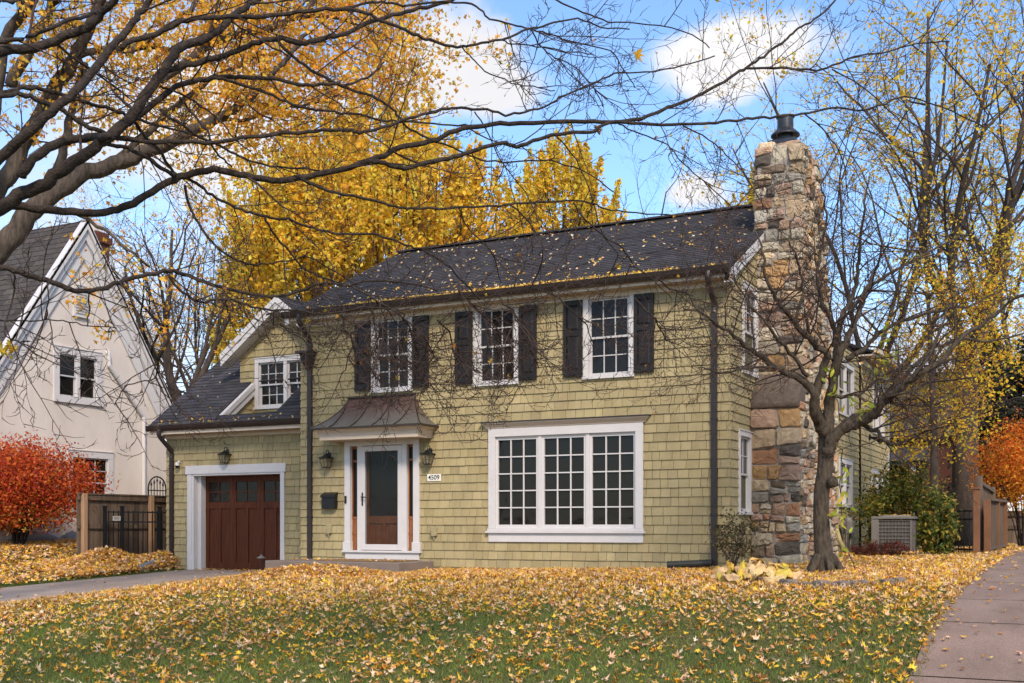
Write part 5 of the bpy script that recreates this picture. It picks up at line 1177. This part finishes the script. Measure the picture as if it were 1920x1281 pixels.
# green vine leaves climbing through it
lb = LB(); C = []; vt = TB(); vp = smooth_path([b5 + (.45, .1, 0), atZ(1583, 960, 16.8), atZ(1580, 890, 16.9), atZ(1575, 820, 16.6), atZ(1566, 720, 16.5), atZ(1572, 640, 16.5)], 5, .03, rng)
vt.add(vp, np.full(len(vp), .008), 5)
vine = empty('climbing_vine', vp[0], 'vine with large yellow green leaves climbing beside the ornamental tree trunk', 'vine'); vt.build('stem', 'twig', vine)
for (x, y, k, s) in [(1575, 990, 6, 16), (1582, 930, 7, 18), (1590, 900, 5, 14), (1570, 960, 5, 14), (1585, 1030, 3, 12), (1555, 710, 7, 16), (1545, 690, 4, 12), (1563, 735, 4, 10), (1660, 690, 8, 20), (1668, 655, 5, 16), (1672, 625, 5, 16), (1610, 765, 9, 22), (1625, 758, 5, 14), (1655, 710, 4, 14)]:
    C.append(np.array([atZ(x + rng.normal(0, s * .6), y + rng.normal(0, s * .6), 16.4 + rng.normal(0, .15)) for _ in range(k)]))
C = np.concatenate(C); lb.add(OVAL, C, rng.normal(size=C.shape) + (0, -.8, .4), rng.uniform(.05, .085, len(C)), pal([(.42, .48, .05), (.55, .50, .06), (.30, .38, .05)], [4, 3, 1], len(C)), .35); lb.build('leaves', 'tleaf', vine)

# ---- leafy shrubs
def leafy(name, label, cat, c, rad, n, size, cols, w, seed, nst=16, tpl=OVAL, stemr=.016, group=None, m='bark_dk', shell=.35, low=None, flat=0, up=.2, stem_low=.0, clump=.5):
    rng = np.random.default_rng(seed); c = np.array(c, float); g = float(gz(c[0], c[1])); root = empty(name, (c[0], c[1], g), label, cat, group)
    tb = TB(); b0 = np.array((c[0], c[1], g - .05)); lb = LB(); rad = np.array(rad, float)
    for k in range(nst):
        q = c + pts_inside(1, rng)[0] * rad * .85; q[2] = max(q[2], c[2] - rad[2] * .3); mid = b0 * .5 + q * .5; mid[:2] = b0[:2] * .7 + q[:2] * .3
        p = smooth_path([b0 + rng.normal(0, .05, 3) * (1, 1, 0), mid, q], 4, .01, rng); tb.add(p, np.linspace(stemr, stemr * .3, len(p)), 5)
        for _ in range(3): e = p[6] + (p[-1] - p[4]) * .5 + rng.normal(0, .12, 3) * rad; tb.add([p[6], (p[6] + e) / 2 + rng.normal(0, .03, 3), e], [stemr * .4, stemr * .3, stemr * .15], 3)
    nc = max(12, n // 45); u = unit(rng.normal(size=(nc, 3))) * (shell + (1 - shell) * rng.random((nc, 1)) ** .6)
    cc = c + u * rad * .93; C = np.repeat(cc, 45, 0)[:n]; C = C + rng.normal(0, 1, C.shape) * rad * .12 * (1 + .3 * clump)
    if low is not None: C = C[C[:, 2] > g + low * (1 - .5 * rng.random(len(C)))]
    Nn = rng.normal(size=C.shape) + unit(C - c) * .7 + (0, 0, up)
    t = np.clip((C[:, 2] - (c[2] - rad[2])) / (2 * rad[2]), 0, 1)
    col = cols(C, t, rng) if callable(cols) else pal(cols, w, len(C), .18, rng)
    lb.add(tpl, C, Nn, rng.uniform(*size, len(C)), col, .35, rng)
    tb.build('stems', m, root); lb.build('foliage', 'tleaf', root)
    return root
def redcol(C, t, rng):
    a = pal([(.52, .07, .018), (.62, .13, .020), (.30, .028, .020), (.62, .21, .03)], [5, 4, 3, 1.5], len(C), .18, rng)
    o = pal([(.50, .28, .05), (.40, .30, .06), (.6, .2, .04)], [3, 2, 2], len(C), .15, rng); f = (rng.random(len(C)) < np.clip(.85 - t * 2.6, 0, .85) * np.clip((C[:, 0] + 17) / 1.5, .25, 1))[:, None]
    return np.where(f, o, a)
leafy('burning_bush', 'rounded fiery red bush before the white house, left of the board fence', 'bush', (-16.2, -.72, 1.50), (1.75, 1.75, 1.12), 27000, (.030, .050), redcol, None, 81, 26, OVAL, .035, low=.45, shell=.25)
def greencol(C, t, rng):
    a = pal([(.095, .125, .026), (.135, .160, .030), (.055, .085, .018)], [3, 3, 2], len(C), .2, rng); o = pal([(.38, .29, .05), (.30, .28, .05), (.48, .27, .05)], [3, 3, 1], len(C), .2, rng)
    return np.where((rng.random(len(C)) < .38)[:, None], o, a)
p = atZ(1690, 980, 27.0); leafy('green_shrub', 'large green shrub turning bronze behind the air conditioner', 'bush', (p[0], p[1], 1.0), (1.15, 1.0, 1.10), 6500, (.035, .07), greencol, None, 82, 22, OVAL, .012, low=.2)
p = atZ(1758, 980, 21.4); leafy('green_shrub', 'rounded bronze green shrub between the air conditioner and metal fence', 'bush', (p[0], p[1], .66), (.40, .4, .70), 2800, (.03, .06), greencol, None, 83, 16, OVAL, .01, low=.1)
p = atZ(1625, 950, 30.5); leafy('green_shrub', 'dark green shrub against the rear wall behind the air conditioner', 'bush', (p[0], p[1], .85), (.55, .8, .95), 2800, (.03, .06), greencol, None, 84, 12, OVAL, .01, low=.1)
def brcol(C, t, rng): return pal([(.16, .035, .022), (.11, .028, .02), (.22, .07, .03)], [3, 3, 1], len(C), .2, rng)
for k, (x, lab) in enumerate([(1618, 'low maroon barberry clump nearest the tree trunk'), (1648, 'low maroon barberry clump before the air conditioner'), (1680, 'low maroon barberry clump at the right of the air conditioner')]):
    p = ghit(x, 1047); leafy('barberry', lab, 'bush', (p[0], p[1], p[2] + .16), (.30, .3, .20), 1500, (.012, .022), brcol, None, 90 + k, 24, KITE, .006, m='twig', group='barberry clumps')
def rhcol(C, t, rng): return pal([(.075, .068, .03), (.11, .092, .04), (.15, .10, .05), (.055, .055, .025)], [3, 3, 2, 2], len(C), .2, rng)
p = np.array((.22, -.62, float(gz(.22, -.62)))); leafy('rhododendron', 'thin leggy evergreen shrub at the house corner before the stone chimney', 'bush', (p[0], p[1], p[2] + .62), (.56, .44, .44), 850, (.022, .042), rhcol, None, 95, 22, OVAL, .009, m='twig', shell=.2, low=.12)
def orcol(C, t, rng):
    a = pal([(.70, .20, .02), (.72, .27, .03), (.64, .11, .02)], [3, 4, 1.2], len(C), .14, rng); o = pal([(.74, .34, .03), (.7, .27, .03)], [1, 1], len(C), .14, rng)
    return np.where((rng.random(len(C)) < np.clip(1.1 - 1.5 * t, 0, 1))[:, None], o, a)
p = atZ(1915, 980, 27)
om = leafy('orange_maple', 'small bright orange maple at the right edge beyond the timber fence', 'tree', (p[0], p[1], 2.05), (1.2, 1.2, 1.15), 8500, (.03, .05), orcol, None, 96, 20, STAR, .02, low=.85, shell=.15)
# yellow leaved tree hanging over the side yard
def yecol(C, t, rng): return pal([(.86, .52, .04), (.78, .56, .05), (.60, .53, .06), (.82, .42, .04)], [4, 3, 2, 2], len(C), .15, rng)
def drift_tree(label, px, Z, blobs, seed, cols, size):
    rng = np.random.default_rng(seed); b0 = atZ(px, 1000, Z); b0[2] = .05; root = empty('yellow_tree', b0, label, 'tree'); tb = TB(); lb = LB(); top = atZ(px - 5, 560, Z)
    tk = smooth_path([b0, b0 * .6 + top * .4 + (.1, 0, 0), top], 4); tb.add(tk, np.linspace(.13, .04, len(tk)), 9); Cs = []
    for (x, y, rx, ry, n) in blobs:
        q = atZ(x, y, Z + rng.uniform(-1.2, 1.2)); s = tk[int(np.clip(np.searchsorted(tk[:, 2], q[2] - .6), 1, len(tk) - 1))]; p = smooth_path([s, (s + q) / 2 + (0, 0, .25), q], 4, .03, rng); tb.add(p, np.linspace(.035, .008, len(p)), 5)
        for _ in range(10): e = q + rng.normal(0, 1, 3) * (rx * Z / F, rx * Z / F, ry * Z / F); tb.add([p[-3], (p[-3] + e) / 2, e], [.012, .009, .004], 3)
        nn = max(n // 9, 3); cc = q + rng.normal(0, .55, (nn, 3)) * np.array((rx, rx, ry)) * Z / F; C = np.repeat(cc, 9, 0) + rng.normal(0, .12, (nn * 9, 3)); Cs.append(C)
    C = np.concatenate(Cs); t = np.clip(C[:, 2] / 8, 0, 1); lb.add(KITE, C, rng.normal(size=C.shape) + (0, -.3, 0), rng.uniform(*size, len(C)), cols(C, t, rng), .4, rng); tb.build('trunk', 'bark_far', root); lb.build('crown', 'tleaf', root)
drift_tree('yellow leaved tree hanging over the side yard behind the ornamental tree', 1745, 25, [(1760, 720, 60, 50, 900), (1700, 640, 55, 45, 500), (1800, 640, 60, 50, 900), (1850, 560, 70, 60, 1100), (1880, 470, 60, 60, 1000), (1790, 540, 60, 50, 700), (1800, 790, 50, 50, 700), (1720, 820, 50, 40, 600), (1710, 560, 50, 60, 350), (1830, 700, 50, 60, 700), (1690, 760, 35, 40, 350), (1900, 640, 40, 60, 500), (1740, 460, 60, 50, 300)], 101, yecol, (.035, .06))
# dark conifer
def conifer(label, px, Z, h, r, seed):
    rng = np.random.default_rng(seed); b0 = atZ(px, 1000, Z); b0[2] = .1; root = empty('conifer', b0, label, 'tree', 'dark conifers at the right'); tb = TB(); lb = LB()
    tb.add([b0, b0 + (0, 0, h * .5), b0 + (0, 0, h)], [.22, .14, .02], 8); Cs = []; Ns = []
    for k in range(120):
        t = rng.uniform(.08, .98); a = rng.uniform(0, 6.28); L = r * (1 - t) ** .8 * rng.uniform(.6, 1.1) + .15; s = b0 + (0, 0, h * t); d = np.array((math.cos(a), math.sin(a), -.25)); e = s + d * L
        tb.add([s, (s + e) / 2 + (0, 0, .05), e], [.03, .02, .006], 3); m = int(70 * L + 25); f = rng.random(m); Cs.append(s + d * (f * L)[:, None] + rng.normal(0, 1, (m, 3)) * (.16, .16, .10) - (0, 0, .08)); Ns.append(rng.normal(size=(m, 3)))
    C = np.concatenate(Cs); lb.add(KITE, C, np.concatenate(Ns), rng.uniform(.05, .10, len(C)), pal([(.018, .028, .014), (.03, .042, .02), (.04, .04, .02)], [3, 3, 1], len(C), .2, rng), .2, rng); tb.build('trunk', 'bark_far', root); lb.build('crown', 'tleaf', root)
conifer('dark conifer behind the yellow leaves at the right', 1862, 38, 7.2, 2.2, 111)
conifer('dark conifer at the right edge behind the orange maple', 1925, 36, 6.6, 2.2, 112)
conifer('dark spruce between the brown house and the massive trunk', 1775, 52, 6.5, 2.0, 113)
# hosta
p = ghit(1420, 1096); hs = empty('hosta', p, 'collapsed hosta with broad pale yellow leaves in the planting bed', 'plant'); rng = np.random.default_rng(120)
T = []; 
for j in range(7):
    for k in range(5): v = j / 6 * 2 - 1; w = .62 * math.cos(v * 1.35) ** .8 * (1 if v > -.6 else .9); T.append((w * (k / 2 - 1), v, -.35 * v * v - .18 * abs(k / 2 - 1) * 1.2))
HT = (np.array(T), np.array([t for j in range(6) for k in range(4) for t in ((j * 5 + k, j * 5 + k + 1, j * 5 + k + 6), (j * 5 + k, j * 5 + k + 6, j * 5 + k + 5))]))
n = 80; a = rng.uniform(0, 6.28, n); q = np.sqrt(rng.random(n)) * .58; C = np.stack([p[0] + q * np.cos(a) * 1.1, p[1] + q * np.sin(a) * .9, p[2] + .33 - .42 * q + rng.normal(0, .03, n)], -1)
lb = LB(); lb.add(HT, C, np.stack([np.cos(a) * .6, np.sin(a) * .6 - .4, np.full(n, .7)], -1) + rng.normal(0, .3, (n, 3)), rng.uniform(.08, .15, n), pal([(.62, .38, .13), (.62, .42, .06), (.64, .45, .22), (.5, .38, .07)], [3, 2, 3, 1], n, .12, rng), .5, rng); lb.build('leaves', 'leaf', hs)
st_ = TB()
for k in range(20): st_.add([p, p * .5 + C[k] * .5 + (0, 0, .05), C[k]], [.008, .006, .004], 4)
st_.build('stems', 'twig', hs)

# =================================================================== FALLEN LEAVES AND GRASS
FP = [(.76, .42, .05), (.72, .46, .14), (.74, .50, .28), (.64, .26, .03), (.78, .50, .045), (.40, .17, .055), (.66, .39, .22), (.78, .58, .40)]
FW = [4, 4, 3.4, 2.6, 3., 1.9, 2.4, 2]
rng = np.random.default_rng(200)
def inhouse(u, v): return ((u > -8.86) & (u < .03) & (v > -.03) & (v < 16)) | ((u > -13.45) & (u < -8.8) & (v > .96)) | ((u > 0) & (u < .86) & (v > 1.25) & (v < 4.7))
def cover(u, v):
    c = np.clip(.42 + (v + 6.5) * .085 - np.clip(u + 1, 0, 5) * .03, .22, 1.0); c = np.maximum(c, np.clip(1.05 - (u + 9.9) * .16 - np.clip(-v - 6, 0, 9) * .10, 0, .9))
    n = vnoise(u, v, 1.1, 301) * .45 + vnoise(u, v, .33, 302) * .55; c = c * np.clip(-.15 + 2.3 * n, .06, 1.7)
    c = np.where(v > -1.9, np.maximum(c, .95), c); c = np.where(u > 2.2, np.maximum(c, np.clip(1.15 + (v + 3) * .22, .2, 1.1)), c)
    return np.clip(c, 0, 1.1)
def scatter(n, u0, u1, v0, v1): return rng.uniform(u0, u1, n), rng.uniform(v0, v1, n)
LBF = LB()
def lay(u, v, size, tilt, zoff, tpl=MAPLE, curl=.55, cols=None, z=None):
    n = len(u); zz = gz(u, v) if z is None else z
    C = np.stack([u, v, zz + zoff], -1); Nn = np.stack([rng.normal(0, tilt, n), rng.normal(0, tilt, n), np.ones(n)], -1)
    LBF.add(tpl, C, Nn, size, pal(FP, FW, n, .13, rng) if cols is None else cols, curl, rng)
# lawn
u, v = scatter(122000, -12.2, 4.0, -11.8, -.02); k = (rng.random(len(u)) < cover(u, v) * np.where(v > -4, .60, .74)) & ~inhouse(u, v) & ~((u < -9.85)); u, v = u[k], v[k]
for kk, tp in ((v > -4.5, STAR), (v <= -4.5, MAPLE)): m_ = int(kk.sum()); lay(u[kk], v[kk], rng.uniform(.034, .066, m_) * np.where(v[kk] < -7, 1.1, 1.) * np.where(rng.random(m_) < .3, .7, 1.), .36, rng.uniform(.020, .055, m_), tp, 1.3)
# banked leaves along the house front
u, v = scatter(9000, -9.6, .2, -1.7, -.02); k = ~inhouse(u, v) & ~((u > -8.75) & (u < -5.72) & (v > -1.25)); u, v = u[k], v[k]; lay(u, v, rng.uniform(.034, .06, len(u)), .6, rng.uniform(.02, .07, len(u)))
# ridge of leaves before the front step
n = 7000; u = rng.normal(-7.2, 1.5, n); v = rng.normal(-1.62, .26, n); hgt = .24 * np.exp(-((v + 1.6) / .3) ** 2) * np.exp(-((u + 7.3) / 1.6) ** 2); k = (v < -1.27) & (u > -9.9); lay(u[k], v[k], rng.uniform(.034, .06, k.sum()), .7, (rng.random(n) * hgt + .03)[k])
# yard on the left
u, v = scatter(36000, -19, -12.85, -7.5, 4.5); k = (u < -13.0 + rng.normal(0, .12, len(u))) & ~((u < -17.4) & (v > -2.2)) & (rng.random(len(u)) < .85) & ~inhouse(u, v); u, v = u[k], v[k]; lay(u, v, rng.uniform(.036, .062, len(u)), .5, rng.uniform(.02, .07, len(u)), STAR)
# side strip
u, v = scatter(26000, .05, 4.05, -3.5, 16); k = ~inhouse(u, v) & (rng.random(len(u)) < np.clip(1.0 - np.maximum(u - 3.75, 0) * 2.4, 0, 1)) & ((v < 5) | (rng.random(len(u)) < .5)); u, v = u[k], v[k]; lay(u, v, rng.uniform(.034, .058, len(u)), .45, rng.uniform(.015, .06, len(u)), STAR)
u, v = scatter(1500, 3.7, 8, 8, 20); lay(u, v, rng.uniform(.034, .058, len(u)), .45, rng.uniform(.02, .04, len(u)), STAR)
# strays on the concrete
u = 3.9 + np.abs(rng.normal(0, 1.0, 330)); v = rng.uniform(-9.5, 9, 330); lay(u, v, rng.uniform(.03, .055, 330), .25, .035 + .02 * rng.random(330))
u = rng.uniform(-12.7, -10, 190); v = rng.uniform(-8, 1.0, 190); u = np.where(rng.random(190) < .5, -9.95 - np.abs(rng.normal(0, .3, 190)), u); lay(u, v, rng.uniform(.03, .055, 190), .3, .03 + .02 * rng.random(190))
u, v = scatter(70, -8.7, -5.8, -1.2, -.1); lay(u, v, rng.uniform(.03, .05, 70), .3, 0, z=np.full(70, -.03))
u, v = scatter(120, -12.5, -10.2, .55, 1.2); lay(u, v, rng.uniform(.03, .05, 120), .4, .03)
tag(LBF.build('fallen_leaves', 'leaf'), kind='stuff')
# heap beside the garage
LBF = LB(); hp = ghit(235, 1052); n = 6200; u = rng.uniform(-14.25, -12.95, n); v = rng.uniform(-2.2, 1.3, n)
h = .34 * np.exp(-((u + 13.75) / .38) ** 2 - ((v + .5) / .75) ** 2) + .26 * np.exp(-((u + 13.3) / .35) ** 2 - ((v - .75) / .45) ** 2) + .10
k = ~inhouse(u, v); lay(u[k], v[k], rng.uniform(.038, .062, k.sum()), .8, (h * np.sqrt(rng.random(n)) + .03)[k], STAR)
tag(LBF.build('leaf_heap', 'leaf'), 'heap of raked yellow leaves against the metal gate beside the garage', 'leaf heap')
# leaves on the roofs
LBF = LB(); nrm = unit(np.array((0, -2.12, 4.2)))
def roofleaf(u, b, size, lift=.02, tilt=.25, cols=None, tpl=MAPLE):
    n = len(u); t = b / LS; C = np.stack([u, -.3 + 4.2 * t, 4.86 + 2.12 * t], -1) + nrm * (lift + .02 * rng.random(n)[:, None]); LBF.add(tpl, C, nrm + rng.normal(0, tilt, (n, 3)), size, cols if cols is not None else pal([(.78, .55, .30), (.76, .48, .10), (.74, .42, .05), (.80, .66, .50)], [3, 3, 2, 3], n, .1, rng), .6, rng)
n = 520; u = rng.uniform(-8.9, -.1, n); b = LS * rng.random(n) ** 1.25; k = vnoise(u, b, 1.2, 320) + .25 * rng.random(n) > .42; roofleaf(u[k], b[k], rng.uniform(.035, .065, k.sum()))
n = 1500; u = rng.uniform(-8.5, .0, n); dens = np.clip(1.15 - np.abs((u + 4.5) / 3.8) ** 3, .12, 1) * np.clip(.35 + vnoise(u, u * 0, .6, 321), 0, 1); b = np.abs(rng.normal(0, .085, n)); k = rng.random(n) < dens; roofleaf(u[k], b[k], rng.uniform(.03, .055, k.sum()), .02, .6, pal([(.76, .46, .05), (.78, .52, .10), (.78, .58, .28)], [4, 3, 2], k.sum(), .1, rng))
n = 60; u = rng.uniform(-13.4, -8.95, n); vv = .62 + .5 * rng.random(n) ** 2; k = ~((u > -11.8) & (u < -10.18) & (vv > .8)); C = np.stack([u, vv, gz_roof(vv) + .03], -1)[k]; LBF.add(MAPLE, C, np.array(gn) + rng.normal(0, .3, C.shape), rng.uniform(.03, .055, len(C)), pal([(.78, .55, .2), (.76, .45, .06)], [1, 1], len(C)), .5)
n = 12; u = rng.uniform(-13.3, -12.1, n); vv = rng.uniform(1, 3, n); C = np.stack([u, vv, gz_roof(vv) + .03], -1); LBF.add(MAPLE, C, np.array(gn) + rng.normal(0, .3, C.shape), rng.uniform(.03, .05, n), pal([(.78, .6, .4)], [1], n), .5)
n = 110; C = np.stack([rng.uniform(-11.75, -10.2, n), rng.uniform(.85, 1.15, n), 2.965 + .05 * rng.random(n)], -1); LBF.add(MAPLE, C, rng.normal(0, .4, (n, 3)) + (0, 0, 1), rng.uniform(.03, .05, n), pal([(.76, .46, .05), (.78, .55, .2)], [2, 1], n), .5)
n = 40; C = np.stack([rng.uniform(1.05, 1.8, n), rng.uniform(7.9, 8.6, n), np.full(n, .85)], -1); LBF.add(STAR, C, rng.normal(0, .3, (n, 3)) + (0, 0, 1), rng.uniform(.03, .05, n), pal([(.76, .56, .2), (.76, .45, .06)], [1, 1], n), .4)
tag(LBF.build('roof_leaves', 'leaf'), kind='stuff')
# grass blades
n = 330000; u = rng.uniform(-12.2, 4.0, n); v = -12 + 10.8 * rng.random(n) ** 1.15; k = (u > -9.85) & (rng.random(n) < np.clip(1.25 - .55 * cover(u, v), .3, 1)) ; u, v = u[k], v[k]; n = len(u)
hb = rng.uniform(.028, .062, n) * (.7 + .6 * vnoise(u, v, .6, 330)); a = rng.uniform(0, 6.28, n); le = rng.normal(0, .55, (n, 2)); wb = .0048
B = np.stack([u, v, gz(u, v) - .004], -1); sx = np.stack([np.cos(a) * wb, np.sin(a) * wb, np.zeros(n)], -1)
V = np.stack([B - sx, B + sx, B + np.stack([le[:, 0] * hb, le[:, 1] * hb, hb], -1)], 1).reshape(-1, 3); T = np.arange(n * 3).reshape(-1, 3)
g = vnoise(u, v, 1.6, 331)[:, None]; col = pal([(.145, .20, .034), (.19, .235, .045), (.09, .13, .024)], [3, 3, 2], n, .2, rng); dry = pal([(.20, .15, .055), (.13, .11, .04)], [1, 1], n, .2, rng); f = (rng.random(n) < np.clip((g[:, 0] - .42) * 1.4, .04, .6))[:, None]
tag(npmesh('grass', V, T, 'grass', None, np.repeat(np.where(f, dry, col), 3, 0)), kind='stuff')
u, v = scatter(9000, -13.05, -12.65, -8, 1); n = len(u); hb = rng.uniform(.03, .06, n); B = np.stack([u - .15, v, gz(u - .15, v)], -1); V = np.stack([B - (.004, 0, 0), B + (.004, 0, 0), B + np.stack([rng.normal(0, .02, n), rng.normal(0, .02, n), hb], -1)], 1).reshape(-1, 3)
tag(npmesh('grass', V, np.arange(n * 3).reshape(-1, 3), 'grass', None, np.repeat(pal([(.050, .085, .014), (.075, .115, .018)], [1, 1], n, .2, rng), 3, 0)), kind='stuff')

# =================================================================== SKY, SUN, CAMERA
SUN_EL, SUN_AZ = 40, 142          # azimuth clockwise from +Y
w = bpy.data.worlds.new('World'); S.world = w; w.use_nodes = True; nt = w.node_tree; N = nt.nodes; L = nt.links
bg = N['Background']; bg.inputs['Strength'].default_value = .14
sky = N.new('ShaderNodeTexSky'); sky.sky_type = 'NISHITA'; sky.sun_disc = False; sky.sun_elevation = math.radians(SUN_EL); sky.sun_rotation = math.radians(SUN_AZ); sky.air_density = 1.0; sky.dust_density = .6; sky.ozone_density = 2.0
tc = N.new('ShaderNodeTexCoord'); D = tc.outputs['Generated']
def vm(op, a, b=None, c=None):
    n = N.new('ShaderNodeVectorMath'); n.operation = op
    for i, x in enumerate((a, b)):
        if x is None: continue
        if isinstance(x, (tuple, list)): n.inputs[i].default_value = x
        else: L.new(x, n.inputs[i])
    return n.outputs['Value'] if op == 'DOT_PRODUCT' else n.outputs['Vector']
def mth(op, a, b=None):
    n = N.new('ShaderNodeMath'); n.operation = op
    for i, x in enumerate((a, b)):
        if x is None: continue
        if isinstance(x, (int, float)): n.inputs[i].default_value = x
        else: L.new(x, n.inputs[i])
    return n.outputs[0]
ns = N.new('ShaderNodeTexNoise'); ns.inputs['Scale'].default_value = 7.5; ns.inputs['Detail'].default_value = 9; ns.inputs['Roughness'].default_value = .6; L.new(D, ns.inputs['Vector'])
nb = N.new('ShaderNodeTexNoise'); nb.inputs['Scale'].default_value = 2.2; nb.inputs['Detail'].default_value = 8; nb.inputs['Roughness'].default_value = .6; L.new(D, nb.inputs['Vector'])
total = None
for (x, y, sx, sy, soft) in [(835, 130, 165, 105, .35), (930, 170, 105, 70, .4), (1375, 108, 185, 75, .3), (1310, 360, 90, 45, .35), (430, 260, 420, 300, .8), (150, 560, 500, 330, .9), (1750, 760, 520, 260, .9), (620, 200, 160, 130, .6)]:
    d = unit(ray(x, y)); er = unit(np.cross(d, (0, 0, 1))); eu = np.cross(er, d); k = np.linalg.norm(ray(x, y)) * F
    a = mth('MULTIPLY', vm('DOT_PRODUCT', D, tuple(er)), k / sx); b = mth('MULTIPLY', mth('SUBTRACT', vm('DOT_PRODUCT', D, tuple(eu)), 0.), k / sy); c = vm('DOT_PRODUCT', D, tuple(d))
    r2 = mth('SQRT', mth('ADD', mth('MULTIPLY', a, a), mth('MULTIPLY', b, b)))
    e = mth('ADD', r2, mth('MULTIPLY', mth('SUBTRACT', ns.outputs['Fac'], .5), 2.5))
    mr = N.new('ShaderNodeMapRange'); mr.interpolation_type = 'SMOOTHSTEP'; mr.inputs['From Min'].default_value = 1.05; mr.inputs['From Max'].default_value = 1.05 - soft - .25; L.new(e, mr.inputs['Value'])
    m_ = mth('MULTIPLY', mr.outputs[0], mth('GREATER_THAN', c, .2)); total = m_ if total is None else mth('MAXIMUM', total, m_)
# broken cloud over the rest of the sky dome
mr = N.new('ShaderNodeMapRange'); mr.interpolation_type = 'SMOOTHSTEP'; mr.inputs['From Min'].default_value = .46; mr.inputs['From Max'].default_value = .62; L.new(nb.outputs['Fac'], mr.inputs['Value'])
fwd = vm('DOT_PRODUCT', D, tuple(unit(ray(1000, 300)))); out_ = N.new('ShaderNodeMapRange'); out_.inputs['From Min'].default_value = .86; out_.inputs['From Max'].default_value = .6; L.new(fwd, out_.inputs['Value'])
total = mth('MAXIMUM', total, mth('MULTIPLY', mth('MULTIPLY', mr.outputs[0], out_.outputs[0]), .85))
cr_ = N.new('ShaderNodeValToRGB'); cr_.color_ramp.elements[0].position = .3; cr_.color_ramp.elements[1].position = .65; cr_.color_ramp.elements[0].color = (2.75, 2.75, 2.9, 1); cr_.color_ramp.elements[1].color = (3.5, 3.45, 3.5, 1); L.new(nb.outputs['Fac'], cr_.inputs['Fac'])
mx = N.new('ShaderNodeMix'); mx.data_type = 'RGBA'; L.new(total, mx.inputs[0]); hs_ = N.new('ShaderNodeMix'); hs_.data_type = 'RGBA'; hs_.blend_type = 'MULTIPLY'; hs_.inputs[0].default_value = 1; hs_.inputs[7].default_value = (.76, .87, .98, 1); L.new(sky.outputs[0], hs_.inputs[6]); L.new(hs_.outputs[2], mx.inputs[6]); L.new(cr_.outputs[0], mx.inputs[7]); L.new(mx.outputs[2], bg.inputs['Color'])
sl = bpy.data.lights.new('sun', 'SUN'); sl.energy = 2.0; sl.angle = math.radians(11); sl.color = (1., .86, .70)
so = bpy.data.objects.new('sun', sl); COL.objects.link(so)
az, el = math.radians(SUN_AZ), math.radians(SUN_EL); sd = Vector((math.sin(az) * math.cos(el), math.cos(az) * math.cos(el), math.sin(el))); so.rotation_euler = sd.to_track_quat('Z', 'Y').to_euler(); so.location = (0, -20, 30)
cam = bpy.data.cameras.new('camera'); cam.sensor_width = 36; cam.lens = F / 1920 * 36; cam.shift_y = (HOR - 640.5) / 1920; cam.clip_end = 2000; cam.clip_start = .1
co_ = bpy.data.objects.new('camera', cam); COL.objects.link(co_); co_.location = (CX, CY, CZ); co_.rotation_euler = (math.radians(90), 0, math.atan2(SN, CS)); S.camera = co_
S.view_settings.view_transform = 'Standard'; S.view_settings.look = 'None'; S.view_settings.exposure = 1.1; S.view_settings.gamma = 1
S.render.engine = 'CYCLES'; S.cycles.use_denoising = True; S.cycles.max_bounces = 6; S.cycles.diffuse_bounces = 3; S.cycles.glossy_bounces = 3; S.cycles.transparent_max_bounces = 8; S.cycles.use_adaptive_sampling = True; S.cycles.adaptive_threshold = .02
